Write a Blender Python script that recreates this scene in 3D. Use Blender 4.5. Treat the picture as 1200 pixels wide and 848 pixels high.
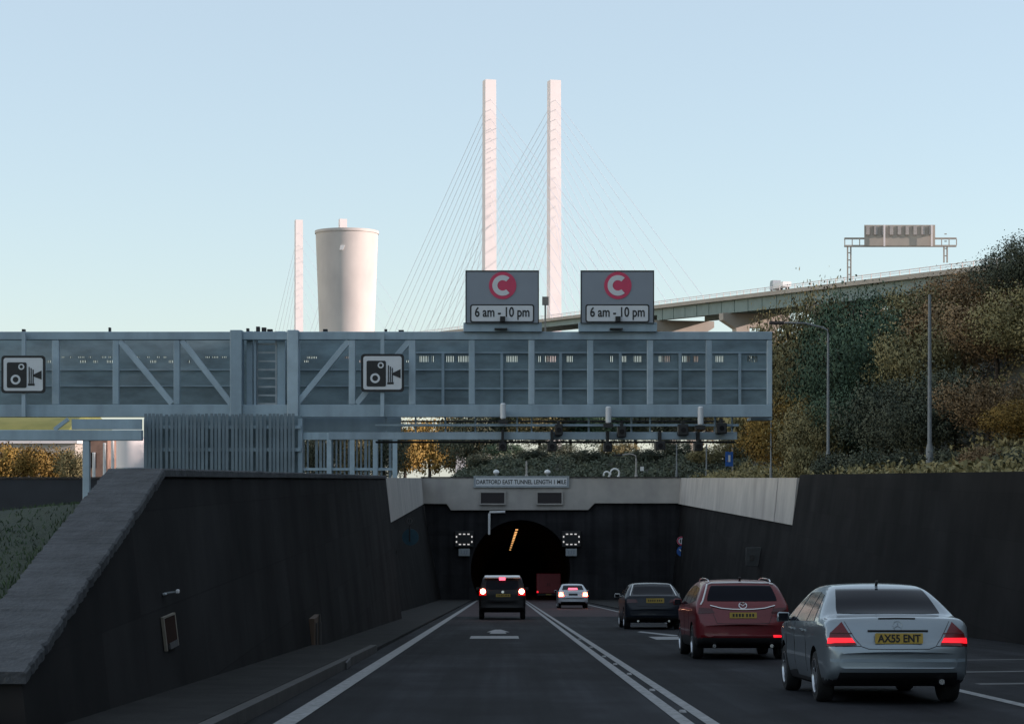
import bpy, bmesh, math, random
from mathutils import Vector, Matrix
from mathutils.bvhtree import BVHTree
random.seed(7)
for o in list(bpy.data.objects): bpy.data.objects.remove(o)
scene = bpy.context.scene
col = scene.collection
R_ = math.radians

# ------------------------------------------------------------------ camera
F = 2400.0; CX = 588.0; HY = 560.0          # focal length in photo pixels, vanishing column, horizon row
cam = bpy.data.cameras.new('camera'); cam.lens = 72; cam.sensor_width = 36
cam.shift_x = (600 - CX) / 1200; cam.shift_y = (HY - 424) / 1200
cam.clip_start = 0.2; cam.clip_end = 9000
camo = bpy.data.objects.new('camera', cam); col.objects.link(camo)
camo.location = (0, 0, 0); camo.rotation_euler = (R_(90), 0, 0)
scene.camera = camo
# ------------------------------------------------------------------ sky and sun
SUN_EL, SUN_AZ = 14.0, 98.0                # azimuth clockwise from the view direction
w = bpy.data.worlds.new('World'); scene.world = w; w.use_nodes = True
nt = w.node_tree; nt.nodes.clear()
sky = nt.nodes.new('ShaderNodeTexSky'); sky.sky_type = 'NISHITA'; sky.sun_disc = False
sky.sun_elevation = R_(SUN_EL); sky.sun_rotation = R_(-SUN_AZ)
sky.air_density = 1.0; sky.dust_density = 0.6; sky.ozone_density = 2.2; sky.altitude = 0
bg = nt.nodes.new('ShaderNodeBackground'); bg.inputs['Strength'].default_value = 0.15
wo = nt.nodes.new('ShaderNodeOutputWorld')
hz = nt.nodes.new('ShaderNodeMix'); hz.data_type = 'RGBA'; hz.inputs[0].default_value = 0.45     # thin high haze whitens the whole sky
hz.inputs[7].default_value = (3.85, 4.30, 4.50, 1)
nt.links.new(sky.outputs[0], hz.inputs[6]); nt.links.new(hz.outputs[2], bg.inputs[0]); nt.links.new(bg.outputs[0], wo.inputs[0])
sl = bpy.data.lights.new('sun', 'SUN'); sl.energy = 4.9; sl.angle = R_(0.6); sl.color = (1.0, 0.81, 0.745)
so = bpy.data.objects.new('sun', sl); col.objects.link(so)
sd = Vector((math.sin(R_(SUN_AZ)) * math.cos(R_(SUN_EL)), math.cos(R_(SUN_AZ)) * math.cos(R_(SUN_EL)), math.sin(R_(SUN_EL))))
so.rotation_euler = sd.to_track_quat('Z', 'Y').to_euler(); so.location = sd * 200
vs = scene.view_settings
scene.display_settings.display_device = 'sRGB'
vs.view_transform = 'Standard'; vs.look = 'None'; vs.gamma = 1; vs.use_curve_mapping = False
vs.exposure = 0.5

# ------------------------------------------------------------------ helpers
SLOPE = 0.052
def RZ(y): return -1.44 - SLOPE * max(y, -5.0)          # road surface height
def P(px, py, y): return Vector(((px - CX) / F * y, y, (HY - py) / F * y))
def interp(x, xs, ys):
    if x <= xs[0]: return ys[0]
    for i in range(len(xs) - 1):
        if x <= xs[i + 1]: return ys[i] + (ys[i + 1] - ys[i]) * (x - xs[i]) / (xs[i + 1] - xs[i])
    return ys[-1]
def sstep(a, b, x):
    t = min(1, max(0, (x - a) / (b - a))); return t * t * (3 - 2 * t)

def mat(name, c, rough=0.7, metal=0.0, var=0.15, scale=3.0, coat=0.0, bump=0.0, c2=None, stretch=(1, 1, 1), spec=0.5, detail=5, objrand=0.0, bscale=None):
    m = bpy.data.materials.new(name); m.use_nodes = True
    t = m.node_tree; b = t.nodes['Principled BSDF']
    b.inputs['Roughness'].default_value = rough; b.inputs['Metallic'].default_value = metal
    b.inputs['Coat Weight'].default_value = coat; b.inputs['Coat Roughness'].default_value = 0.05
    b.inputs['Specular IOR Level'].default_value = spec
    if c2 is None:
        c2 = tuple(min(1, x * (1 + var)) for x in c); c1 = tuple(x * (1 - var) for x in c)
    else: c1 = c
    co = t.nodes.new('ShaderNodeTexCoord'); mp = t.nodes.new('ShaderNodeMapping'); mp.inputs['Scale'].default_value = stretch
    n = t.nodes.new('ShaderNodeTexNoise'); n.inputs['Scale'].default_value = scale; n.inputs['Detail'].default_value = detail
    n.inputs['Roughness'].default_value = 0.62
    r = t.nodes.new('ShaderNodeValToRGB'); r.color_ramp.elements[0].position = 0.32; r.color_ramp.elements[1].position = 0.68
    r.color_ramp.elements[0].color = (*c1, 1); r.color_ramp.elements[1].color = (*c2, 1)
    t.links.new(co.outputs['Object'], mp.inputs[0]); t.links.new(mp.outputs[0], n.inputs['Vector'])
    t.links.new(n.outputs['Fac'], r.inputs['Fac'])
    outc = r.outputs['Color']
    if objrand:
        oi = t.nodes.new('ShaderNodeObjectInfo'); h = t.nodes.new('ShaderNodeHueSaturation')
        mr = t.nodes.new('ShaderNodeMapRange'); mr.inputs[3].default_value = 1 - objrand; mr.inputs[4].default_value = 1 + objrand
        t.links.new(oi.outputs['Random'], mr.inputs[0]); t.links.new(mr.outputs[0], h.inputs['Value']); t.links.new(outc, h.inputs['Color'])
        outc = h.outputs['Color']
    t.links.new(outc, b.inputs['Base Color'])
    if bump:
        n2 = t.nodes.new('ShaderNodeTexNoise'); n2.inputs['Scale'].default_value = bscale or scale * 6; n2.inputs['Detail'].default_value = 4
        bp = t.nodes.new('ShaderNodeBump'); bp.inputs['Strength'].default_value = bump; bp.inputs['Distance'].default_value = 0.03
        t.links.new(mp.outputs[0], n2.inputs['Vector']); t.links.new(n2.outputs['Fac'], bp.inputs['Height']); t.links.new(bp.outputs[0], b.inputs['Normal'])
    return m
def emat(name, c, s, base=None):
    m = mat(name, base or c, 0.35, var=0.03)
    b = m.node_tree.nodes['Principled BSDF']
    b.inputs['Emission Color'].default_value = (*c, 1); b.inputs['Emission Strength'].default_value = s
    return m
def tilemat(name, c, tile=(0.6, 0.3), rough=0.5, mortar=0.6, var=0.3, spec=0.5, axis='YZ'):
    m = mat(name, c, rough, var=var, scale=0.35, spec=spec)
    t = m.node_tree; b = t.nodes['Principled BSDF']
    src = b.inputs['Base Color'].links[0].from_socket
    co = [n for n in t.nodes if n.type == 'TEX_COORD'][0]
    se = t.nodes.new('ShaderNodeSeparateXYZ'); cb = t.nodes.new('ShaderNodeCombineXYZ')
    t.links.new(co.outputs['Object'], se.inputs[0])
    t.links.new(se.outputs['XYZ'.index(axis[0])], cb.inputs[0]); t.links.new(se.outputs['XYZ'.index(axis[1])], cb.inputs[1])
    br = t.nodes.new('ShaderNodeTexBrick'); br.inputs['Scale'].default_value = 1.0
    br.inputs['Brick Width'].default_value = tile[0]; br.inputs['Row Height'].default_value = tile[1]; br.inputs['Mortar Size'].default_value = 0.012
    br.offset = 0.0
    br.inputs['Color1'].default_value = (1, 1, 1, 1); br.inputs['Color2'].default_value = (0.75, 0.75, 0.75, 1); br.inputs['Mortar'].default_value = (mortar,) * 3 + (1,)
    t.links.new(cb.outputs[0], br.inputs['Vector'])
    mx = t.nodes.new('ShaderNodeMix'); mx.data_type = 'RGBA'; mx.blend_type = 'MULTIPLY'; mx.inputs[0].default_value = 1
    t.links.new(src, mx.inputs[6]); t.links.new(br.outputs['Color'], mx.inputs[7]); t.links.new(mx.outputs[2], b.inputs['Base Color'])
    return m
def streaked(m, dark=0.55, sx=1.6, axis='X'):
    """rain streaks: vertical stretched noise multiplied over the colour"""
    t = m.node_tree; b = t.nodes['Principled BSDF']; src = b.inputs['Base Color'].links[0].from_socket
    co = [n for n in t.nodes if n.type == 'TEX_COORD'][0]
    mp = t.nodes.new('ShaderNodeMapping'); mp.inputs['Scale'].default_value = (sx, sx, 0.07)
    n = t.nodes.new('ShaderNodeTexNoise'); n.inputs['Scale'].default_value = 1.0; n.inputs['Detail'].default_value = 6
    r = t.nodes.new('ShaderNodeValToRGB'); r.color_ramp.elements[0].position = 0.36; r.color_ramp.elements[1].position = 0.56
    r.color_ramp.elements[0].color = (dark, dark, dark * 1.02, 1); r.color_ramp.elements[1].color = (1, 1, 1, 1)
    t.links.new(co.outputs['Object'], mp.inputs[0]); t.links.new(mp.outputs[0], n.inputs['Vector']); t.links.new(n.outputs['Fac'], r.inputs['Fac'])
    mx = t.nodes.new('ShaderNodeMix'); mx.data_type = 'RGBA'; mx.blend_type = 'MULTIPLY'; mx.inputs[0].default_value = 0.8
    t.links.new(src, mx.inputs[6]); t.links.new(r.outputs['Color'], mx.inputs[7]); t.links.new(mx.outputs[2], b.inputs['Base Color'])
    return m

M = {}
M['asphalt'] = mat('asphalt', (0.021, 0.022, 0.0255), 0.85, var=0.30, scale=0.5, bump=0.35, bscale=60, detail=9, spec=0.12)
def tracks(m):
    t = m.node_tree; b = t.nodes['Principled BSDF']; src = b.inputs['Base Color'].links[0].from_socket
    co = [n for n in t.nodes if n.type == 'TEX_COORD'][0]
    last = src
    for sc, lo, hi, dark in (((1.1, .035, 1), .38, .62, .62), ((.22, .12, 1), .50, .54, .80), ((7.0, .05, 1), .35, .6, .85)):
        mp = t.nodes.new('ShaderNodeMapping'); mp.inputs['Scale'].default_value = sc
        n = t.nodes.new('ShaderNodeTexNoise'); n.inputs['Scale'].default_value = 1.0; n.inputs['Detail'].default_value = 4
        r = t.nodes.new('ShaderNodeValToRGB'); r.color_ramp.elements[0].position = lo; r.color_ramp.elements[1].position = hi
        r.color_ramp.elements[0].color = (dark, dark, dark, 1); r.color_ramp.elements[1].color = (1.12, 1.12, 1.12, 1)
        t.links.new(co.outputs['Object'], mp.inputs[0]); t.links.new(mp.outputs[0], n.inputs['Vector']); t.links.new(n.outputs['Fac'], r.inputs['Fac'])
        mx = t.nodes.new('ShaderNodeMix'); mx.data_type = 'RGBA'; mx.blend_type = 'MULTIPLY'; mx.inputs[0].default_value = 1
        t.links.new(last, mx.inputs[6]); t.links.new(r.outputs['Color'], mx.inputs[7]); last = mx.outputs[2]
    t.links.new(last, b.inputs['Base Color']); return m
M['asphalt'] = tracks(M['asphalt'])
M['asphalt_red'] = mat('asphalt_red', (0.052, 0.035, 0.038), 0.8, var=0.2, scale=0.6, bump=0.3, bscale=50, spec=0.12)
M['paint'] = mat('road_paint', (0.10, 0.10, 0.10), 0.6, c2=(0.29, 0.29, 0.295), scale=9, detail=10)
M['paint_worn'] = mat('road_paint_worn', (0.03, 0.03, 0.032), 0.7, c2=(0.09, 0.09, 0.09), scale=9, detail=8)
M['footway'] = mat('footway', (0.026, 0.0255, 0.025), 0.85, var=0.3, scale=1.2, bump=0.4, bscale=30, spec=0.1)
M['kerb'] = mat('kerb', (0.040, 0.037, 0.035), 0.8, var=0.3, scale=2, bump=0.2)
M['wall_dark'] = streaked(tilemat('wall_dark', (0.031, 0.030, 0.0305), (2.4, 1.2), 0.85, 0.72, 0.30, spec=0.04), 0.72, 0.5)
M['wall_black'] = streaked(tilemat('wall_black', (0.018, 0.0175, 0.0178), (2.4, 1.2), 0.85, 0.72, 0.30, spec=0.04), 0.72, 0.5)
M['face_dark'] = streaked(tilemat('face_dark', (0.034, 0.034, 0.037), (2.4, 1.2), 0.85, 0.72, 0.3, spec=0.05, axis='XZ'), 0.6)
M['concrete'] = streaked(mat('concrete', (0.41, 0.385, 0.355), 0.85, var=0.14, scale=0.4, bump=0.15, bscale=12), 0.80, 0.45)
M['coping'] = mat('coping', (0.050, 0.053, 0.058), 0.9, var=0.38, scale=3.0, bump=0.9, bscale=18, detail=8)
M['white_concrete'] = mat('white_concrete', (0.80, 0.74, 0.72), 0.8, var=0.05, scale=0.1)
M['tower_concrete'] = streaked(mat('tower_concrete', (0.60, 0.55, 0.51), 0.85, var=0.06, scale=0.15), 0.85, 0.25)
M['steel'] = mat('gantry_steel', (0.30, 0.39, 0.45), 0.5, metal=0.1, var=0.12, scale=1.2)
M['steel'] = streaked(M['steel'], 0.8, 2.2)
M['steel_lt'] = mat('gantry_steel_light', (0.36, 0.45, 0.51), 0.45, metal=0.1, var=0.12, scale=1.5)
M['mesh_panel'] = mat('gantry_panel', (0.165, 0.228, 0.255), 0.6, var=0.30, scale=0.9, stretch=(1, 1, 2.5))
M['steel_lt'] = streaked(M['steel_lt'], 0.82, 2.2); M['fence_grey'] = mat('fence_grey', (0.15, 0.195, 0.225), .6, var=.2, scale=1.5)
M['galv'] = mat('galvanised', (0.33, 0.36, 0.38), 0.45, metal=0.4, var=0.15, scale=4)
M['post_grey'] = mat('post_grey', (0.17, 0.185, 0.195), 0.6, metal=0.1, var=0.2, scale=4)
M['black'] = mat('black_plastic', (0.012, 0.012, 0.013), 0.5, var=0.2)
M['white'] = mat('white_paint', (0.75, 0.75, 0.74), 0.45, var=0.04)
M['sign_grey'] = mat('sign_grey', (0.235, 0.265, 0.305), 0.45, var=0.05, scale=1)
M['sign_white'] = mat('sign_white', (0.62, 0.64, 0.66), 0.4, var=0.04)
M['sign_red'] = mat('sign_red', (0.58, 0.04, 0.11), 0.4, var=0.05)
M['sign_blue'] = mat('sign_blue', (0.02, 0.10, 0.36), 0.4, var=0.08)
M['ink'] = mat('sign_black', (0.01, 0.01, 0.011), 0.5, var=0.05)
M['grass'] = mat('grass', (0.012, 0.022, 0.012), 0.9, c2=(0.026, 0.038, 0.018), scale=1.4, bump=0.8, bscale=30, detail=8)
M['hill'] = mat('hillside', (0.014, 0.017, 0.009), 0.95, c2=(0.042, 0.038, 0.020), scale=0.5, bump=0.8, bscale=6, detail=8)
M['girder'] = mat('girder_green', (0.16, 0.22, 0.21), 0.6, var=0.12, scale=0.3)
M['bridge_conc'] = mat('bridge_concrete', (0.40, 0.36, 0.31), 0.85, var=0.1, scale=0.2)
M['bark'] = mat('bark', (0.045, 0.036, 0.028), 0.9, var=0.3, scale=6, bump=0.4)
def leafmat(n, c1, c2): return mat(n, c1, 0.75, c2=c2, scale=0.9, detail=3, objrand=0.22, spec=0.2)
M['leaf_olive'] = leafmat('leaf_olive', (0.180, 0.162, 0.078), (0.260, 0.225, 0.112))
M['leaf_green'] = leafmat('leaf_green', (0.058, 0.105, 0.070), (0.100, 0.150, 0.092))
M['leaf_russet'] = leafmat('leaf_russet', (0.190, 0.130, 0.072), (0.265, 0.185, 0.100))
M['leaf_yellow'] = leafmat('leaf_yellow', (0.20, 0.130, 0.034), (0.32, 0.21, 0.058))
M['leaf_dark'] = leafmat('leaf_dark', (0.066, 0.084, 0.062), (0.108, 0.116, 0.078))
M['glass'] = mat('car_glass', (0.004, 0.005, 0.010), 0.08, var=0.1, spec=0.10)
M['tyre'] = mat('tyre', (0.012, 0.012, 0.012), 0.85, var=0.2, scale=8)
M['rim'] = mat('alloy', (0.55, 0.56, 0.58), 0.28, metal=0.9, var=0.06)
M['chrome'] = mat('chrome', (0.75, 0.75, 0.76), 0.15, metal=1.0, var=0.03)
M['trim'] = mat('black_trim', (0.010, 0.010, 0.011), 0.6, var=0.2)
M['plate_y'] = mat('plate_yellow', (0.40, 0.27, 0.045), 0.5, var=0.06)
M['lens_red'] = mat('lens_red', (0.13, 0.005, 0.008), 0.15, var=0.1)
M['lens_dark'] = mat('lens_dark_red', (0.06, 0.006, 0.008), 0.15, var=0.1)
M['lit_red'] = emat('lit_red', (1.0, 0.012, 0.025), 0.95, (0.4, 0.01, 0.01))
M['lit_brake'] = emat('lit_brake', (1.0, 0.08, 0.04), 12.0, (0.5, 0.02, 0.02))
M['lit_core'] = emat('lit_core', (1.0, 0.50, 0.32), 18.0, (0.7, 0.3, 0.2))
M['lit_pink'] = emat('lit_pink', (1.0, 0.10, 0.16), 2.0, (0.5, 0.05, 0.06))
M['lamp_warm'] = emat('lamp_warm', (1.0, 0.50, 0.17), 1.6)
M['lamp_white'] = emat('lamp_white', (1.0, 0.95, 0.93), 0.38, (.4, .4, .4))

def tag(o, label=None, cat=None, group=None, kind=None):
    if label: o['label'] = label
    if cat: o['category'] = cat
    if group: o['group'] = group
    if kind: o['kind'] = kind
    return o
def empty(name, loc, rot=(0, 0, 0)):
    o = bpy.data.objects.new(name, None); col.objects.link(o); o.location = loc; o.rotation_euler = rot
    o.empty_display_size = 0.2
    return o
def thing(name, loc, label, cat, group=None, rot=(0, 0, 0)):
    return tag(empty(name, loc, rot), label, cat, group)
def link(name, me, m, parent=None):
    o = bpy.data.objects.new(name, me); col.objects.link(o)
    if m is not None:
        me.materials.clear()
        for x in (m if isinstance(m, (list, tuple)) else [m]): me.materials.append(x)
    if parent: o.parent = parent
    return o
class MB:
    """collects shapes into one mesh; coordinates in world space minus origin of the parent"""
    def __init__(s, org=(0, 0, 0)): s.bm = bmesh.new(); s.o = Vector(org); s.mi = 0
    def V(s, p): return s.bm.verts.new(Vector(p) - s.o)
    def face(s, vs):
        try:
            f = s.bm.faces.new(vs); f.material_index = s.mi; return f
        except ValueError: return None
    def box(s, x0, x1, y0, y1, z0, z1):
        v = [s.V((x, y, z)) for x in (x0, x1) for y in (y0, y1) for z in (z0, z1)]
        for q in ((0, 1, 3, 2), (4, 6, 7, 5), (0, 4, 5, 1), (2, 3, 7, 6), (0, 2, 6, 4), (1, 5, 7, 3)): s.face([v[i] for i in q])
        return s
    def hexa(s, pts):
        v = [s.V(p) for p in pts]      # 4 bottom + 4 top
        for q in ((3, 2, 1, 0), (4, 5, 6, 7), (0, 1, 5, 4), (1, 2, 6, 5), (2, 3, 7, 6), (3, 0, 4, 7)): s.face([v[i] for i in q])
        return s
    def bar(s, p, q, a, b, up=(0, 0, 1)):
        p = Vector(p); q = Vector(q); d = (q - p).normalized(); up = Vector(up)
        if abs(d.dot(up)) > 0.98: up = Vector((0, 1, 0))
        sx = d.cross(up).normalized(); sz = sx.cross(d)
        c = [(-a / 2, -b / 2), (a / 2, -b / 2), (a / 2, b / 2), (-a / 2, b / 2)]
        return s.hexa([p + sx * i + sz * j for i, j in c] + [q + sx * i + sz * j for i, j in c])
    def tube(s, pts, r, n=8, r2=None):
        pts = [Vector(p) for p in pts]; rings = []
        for i, p in enumerate(pts):
            d = (pts[min(i + 1, len(pts) - 1)] - pts[max(i - 1, 0)]).normalized()
            up = Vector((0, 0, 1)) if abs(d.z) < 0.95 else Vector((0, 1, 0))
            sx = d.cross(up).normalized(); sz = sx.cross(d)
            rr = r if r2 is None else r + (r2 - r) * i / (len(pts) - 1)
            rings.append([s.V(p + (sx * math.cos(2 * math.pi * k / n) + sz * math.sin(2 * math.pi * k / n)) * rr) for k in range(n)])
        for a, b in zip(rings, rings[1:]):
            for k in range(n): s.face([a[k], a[(k + 1) % n], b[(k + 1) % n], b[k]])
        s.face(list(reversed(rings[0]))); s.face(rings[-1])
        return s
    def lathe(s, c, prof, n=24, axis='Z'):
        c = Vector(c); rings = []
        for r, h in prof:
            ring = []
            for k in range(n):
                a = 2 * math.pi * k / n; ca, sa = math.cos(a) * r, math.sin(a) * r
                ring.append(s.V(c + (Vector((ca, sa, h)) if axis == 'Z' else Vector((h, ca, sa)) if axis == 'X' else Vector((ca, h, sa)))))
            rings.append(ring)
        for a, b in zip(rings, rings[1:]):
            for k in range(n): s.face([a[k], a[(k + 1) % n], b[(k + 1) % n], b[k]])
        s.face(rings[0]); s.face(rings[-1])
        return s
    def prism(s, poly, d, plane='XZ', at=0.0):
        """poly in plane, extruded by d along the third axis from 'at'"""
        def pt(a, b, c): return (a, c, b) if plane == 'XZ' else (c, a, b) if plane == 'YZ' else (a, b, c)
        A = [s.V(pt(a, b, at)) for a, b in poly]; B = [s.V(pt(a, b, at + d)) for a, b in poly]
        s.face(A); s.face(list(reversed(B)))
        for i in range(len(A)): s.face([A[i], B[i], B[(i + 1) % len(A)], A[(i + 1) % len(A)]])
        return s
    def build(s, name, m, parent=None, smooth=False, bevel=0.0):
        bmesh.ops.recalc_face_normals(s.bm, faces=s.bm.faces)
        if bevel: bmesh.ops.bevel(s.bm, geom=list(s.bm.edges), offset=bevel, segments=1, affect='EDGES', clamp_overlap=True)
        me = bpy.data.meshes.new(name); s.bm.to_mesh(me); s.bm.free()
        if smooth:
            me.polygons.foreach_set('use_smooth', [True] * len(me.polygons)); me.set_sharp_from_angle(angle=R_(40))
        return link(name, me, m, parent)
def rrect(x0, x1, z0, z1, r, n=5):
    out = []
    for cx, cz, a0 in ((x1 - r, z0 + r, -90), (x1 - r, z1 - r, 0), (x0 + r, z1 - r, 90), (x0 + r, z0 + r, 180)):
        for k in range(n + 1):
            a = R_(a0 + 90 * k / n); out.append((cx + r * math.cos(a), cz + r * math.sin(a)))
    return out
def arcring(cx, cz, r0, r1, a0, a1, n=28):
    A = [(cx + r1 * math.cos(R_(a0 + (a1 - a0) * k / n)), cz + r1 * math.sin(R_(a0 + (a1 - a0) * k / n))) for k in range(n + 1)]
    B = [(cx + r0 * math.cos(R_(a0 + (a1 - a0) * k / n)), cz + r0 * math.sin(R_(a0 + (a1 - a0) * k / n))) for k in range(n + 1)]
    return A, B
def ring_prism(mb, cx, cz, r0, r1, at, d, a0=0, a1=360, n=28):
    A, B = arcring(cx, cz, r0, r1, a0, a1, n)
    for k in range(n):
        mb.hexa([(A[k][0], at, A[k][1]), (A[k + 1][0], at, A[k + 1][1]), (B[k + 1][0], at, B[k + 1][1]), (B[k][0], at, B[k][1]),
                 (A[k][0], at + d, A[k][1]), (A[k + 1][0], at + d, A[k + 1][1]), (B[k + 1][0], at + d, B[k + 1][1]), (B[k][0], at + d, B[k][1])])
def text_mesh(name, txt, size, width, m, parent, loc, rot=(R_(90), 0, 0), ext=0.003, bold=0.0):
    cu = bpy.data.curves.new(name, 'FONT'); cu.body = txt; cu.size = size; cu.extrude = ext; cu.offset = bold
    cu.align_x = 'CENTER'; cu.align_y = 'CENTER'
    o = bpy.data.objects.new(name, cu); col.objects.link(o)
    dg = bpy.context.evaluated_depsgraph_get()
    me = bpy.data.meshes.new_from_object(o.evaluated_get(dg))
    bpy.data.objects.remove(o)
    xs = [v.co.x for v in me.vertices]; ys = [v.co.y for v in me.vertices]
    k = width / (max(xs) - min(xs)); cx = (max(xs) + min(xs)) / 2; cy = (max(ys) + min(ys)) / 2
    for v in me.vertices: v.co.x = (v.co.x - cx) * k; v.co.y -= cy
    me.name = name
    t = link(name, me, m, parent); t.location = loc; t.rotation_euler = rot
    return t
def copy_tree(o, parent=None):
    c = o.copy(); col.objects.link(c)
    if parent: c.parent = parent
    for ch in o.children: copy_tree(ch, c)
    return c

# ================================================================== GROUND
def XLg(y): return interp(y, [-60, 17.4, 26.2, 83, 84, 120, 190], [-4.95, -4.80, -4.98, -5.33, -6.6, -7.1, -8.2])
def XRg(y): return interp(y, [-60, 20, 49, 104, 190], [12.6, 12.9, 13.7, 15.75, 17.3])
def zL(x, y):
    a = interp(y, [-60, 0, 17.4, 26.2, 83, 190], [-1.45, -1.6, -1.95, -0.32, -0.25, -0.12])
    b = interp(y, [-60, 0, 17.4, 26.2, 56, 190], [-1.45, -1.7, -2.0, -0.80, -1.0, -1.0])
    return a + (b - a) * sstep(XLg(y), XLg(y) - 5, x)
def hill_h(x, y):
    h = 17.0 * sstep(17.5, 50, x) * (1 - sstep(195, 250, y)) * sstep(-120, -60, y)
    c = 2.6 * sstep(191.5, 222, y) * sstep(-7.5, 1, x) * (1 - sstep(250, 300, y)) * (1 - sstep(120, 180, x))
    return max(h, c)
def zR(x, y): return (-0.1 if y > 0 else interp(y, [-60, 0], [-1.45, -0.1])) + hill_h(x, y)
def ground():
    mb = MB(); bm = mb.bm
    ys = [-1500, -500, -150, -60, -45, -30, -15, 0, 6, 12, 17.4, 18, 20, 22, 24, 26.2, 28, 32, 40, 50, 56, 62, 70, 83, 84, 95, 104, 120, 140, 160, 175, 190]
    lx = [0, 0.6, 1.5, 3, 5, 9, 15, 25, 45, 80, 160, 400, 1000, 2500]
    rx = [0, 1, 2.5, 4.5, 7, 10, 14, 18, 23, 28, 34, 40, 48, 60, 80, 120, 200, 400, 1000, 2500]
    L = []; Rr = []
    for y in ys:
        L.append([mb.V((XLg(y) - d, y, zL(XLg(y) - d, y))) for d in lx])
        Rr.append([mb.V((XRg(y) + d, y, zR(XRg(y) + d, y))) for d in rx])
    for grid, in ((L,), (Rr,)):
        for a, b in zip(grid, grid[1:]):
            for k in range(len(a) - 1): mb.face([a[k], a[k + 1], b[k + 1], b[k]])
    # beyond the tunnel mouth: full-width sheet
    ys2 = [190, 193, 197, 201, 206, 212, 218, 226, 236, 250, 270, 300, 350, 420, 520, 700, 1000, 1600, 2600, 4500]
    xs2 = sorted([XLg(190) - d for d in lx] + [XRg(190) + d for d in rx] + [-4, -1, 2, 6, 10, 13])
    G = [[mb.V((x, y, (zL(x, y) if x <= XLg(190) else zR(x, y) if x >= XRg(190) else -0.12 + hill_h(x, y)) if y < 200 else -0.5 + hill_h(x, y) - 0.5 * (x < -9))) for x in xs2] for y in ys2]
    for a, b in zip(G, G[1:]):
        for k in range(len(a) - 1): mb.face([a[k], a[k + 1], b[k + 1], b[k]])
    # behind the camera the cutting opens on to level ground
    o = mb.build('ground', M['grass'], smooth=True); tag(o, 'rough dark grass on both sides of the cutting', kind='structure')
    o.data.materials.append(M['hill'])
    for p in o.data.polygons:
        c = p.center
        if (c.x > 12.5 or c.y > 192) : p.material_index = 1
ground()
def sheet(name, pts, dz, m, label, kind='structure'):
    """a sheet on the sloping road: pts = (x, y) pairs"""
    mb = MB(); mb.face([mb.V((x, y, RZ(y) + dz)) for x, y in pts]); return tag(mb.build(name, m), label, kind=kind)
# road: one sheet down the slope, flat behind the camera
mb = MB()
rows = [[mb.V((x, y, RZ(y))) for x in (-5.6, 15.6)] for y in (-1400, -60, -5, 20, 60, 100, 150, 191)]
for a, b in zip(rows, rows[1:]): mb.face([a[0], a[1], b[1], b[0]])
tag(mb.build('road', M['asphalt']), 'dark asphalt carriageway running down into the tunnel', kind='structure')
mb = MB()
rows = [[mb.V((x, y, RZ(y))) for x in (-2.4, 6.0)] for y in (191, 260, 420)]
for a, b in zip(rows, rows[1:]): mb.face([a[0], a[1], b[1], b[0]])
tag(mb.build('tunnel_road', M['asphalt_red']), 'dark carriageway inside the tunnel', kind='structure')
sheet('reddish_road_sheet', [(-2.36, 93), (6.2, 93), (6.2, 190.6), (-2.36, 190.6)], 0.004, M['asphalt_red'], 'reddish grey stretch of road in front of the tunnel')  # thin sheet tinted reddish over both lanes
# lines
def strip(name, x0, x1, y0, y1, dz, m, label):
    mb = MB(); n = max(1, int((y1 - y0) / 10))
    rows = [[mb.V((x, y0 + (y1 - y0) * k / n, RZ(y0 + (y1 - y0) * k / n) + dz)) for x in (x0, x1)] for k in range(n + 1)]
    for a, b in zip(rows, rows[1:]): mb.face([a[0], a[1], b[1], b[0]])
    return tag(mb.build(name, m), label, kind='structure')
strip('edge_line_marking', -2.36, -2.13, -5, 300, 0.008, M['paint'], 'solid white edge line along the left kerb')
strip('double_line_marking', 1.84, 1.99, -5, 300, 0.008, M['paint'], 'left white line of the double centre line')
strip('double_line_marking', 2.11, 2.25, -5, 300, 0.008, M['paint'], 'right white line of the double centre line')
strip('edge_line_marking', 6.13, 6.30, -5, 190, 0.008, M['paint'], 'solid white edge line on the right of the carriageway')
for k, (xa, xb, ya, yb) in enumerate([(6.9, 10.6, 29.5, 29.9), (7.3, 9.6, 26.8, 27.05), (7.0, 9.8, 33.4, 33.8), (7.4, 10.2, 38.6, 38.9)]):
    sheet('worn_marking', [(xa, ya), (xb, ya + 0.8), (xb, yb + 0.8), (xa, yb)], 0.004, M['paint_worn'], 'faint worn line on the right hand hard shoulder')
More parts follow.
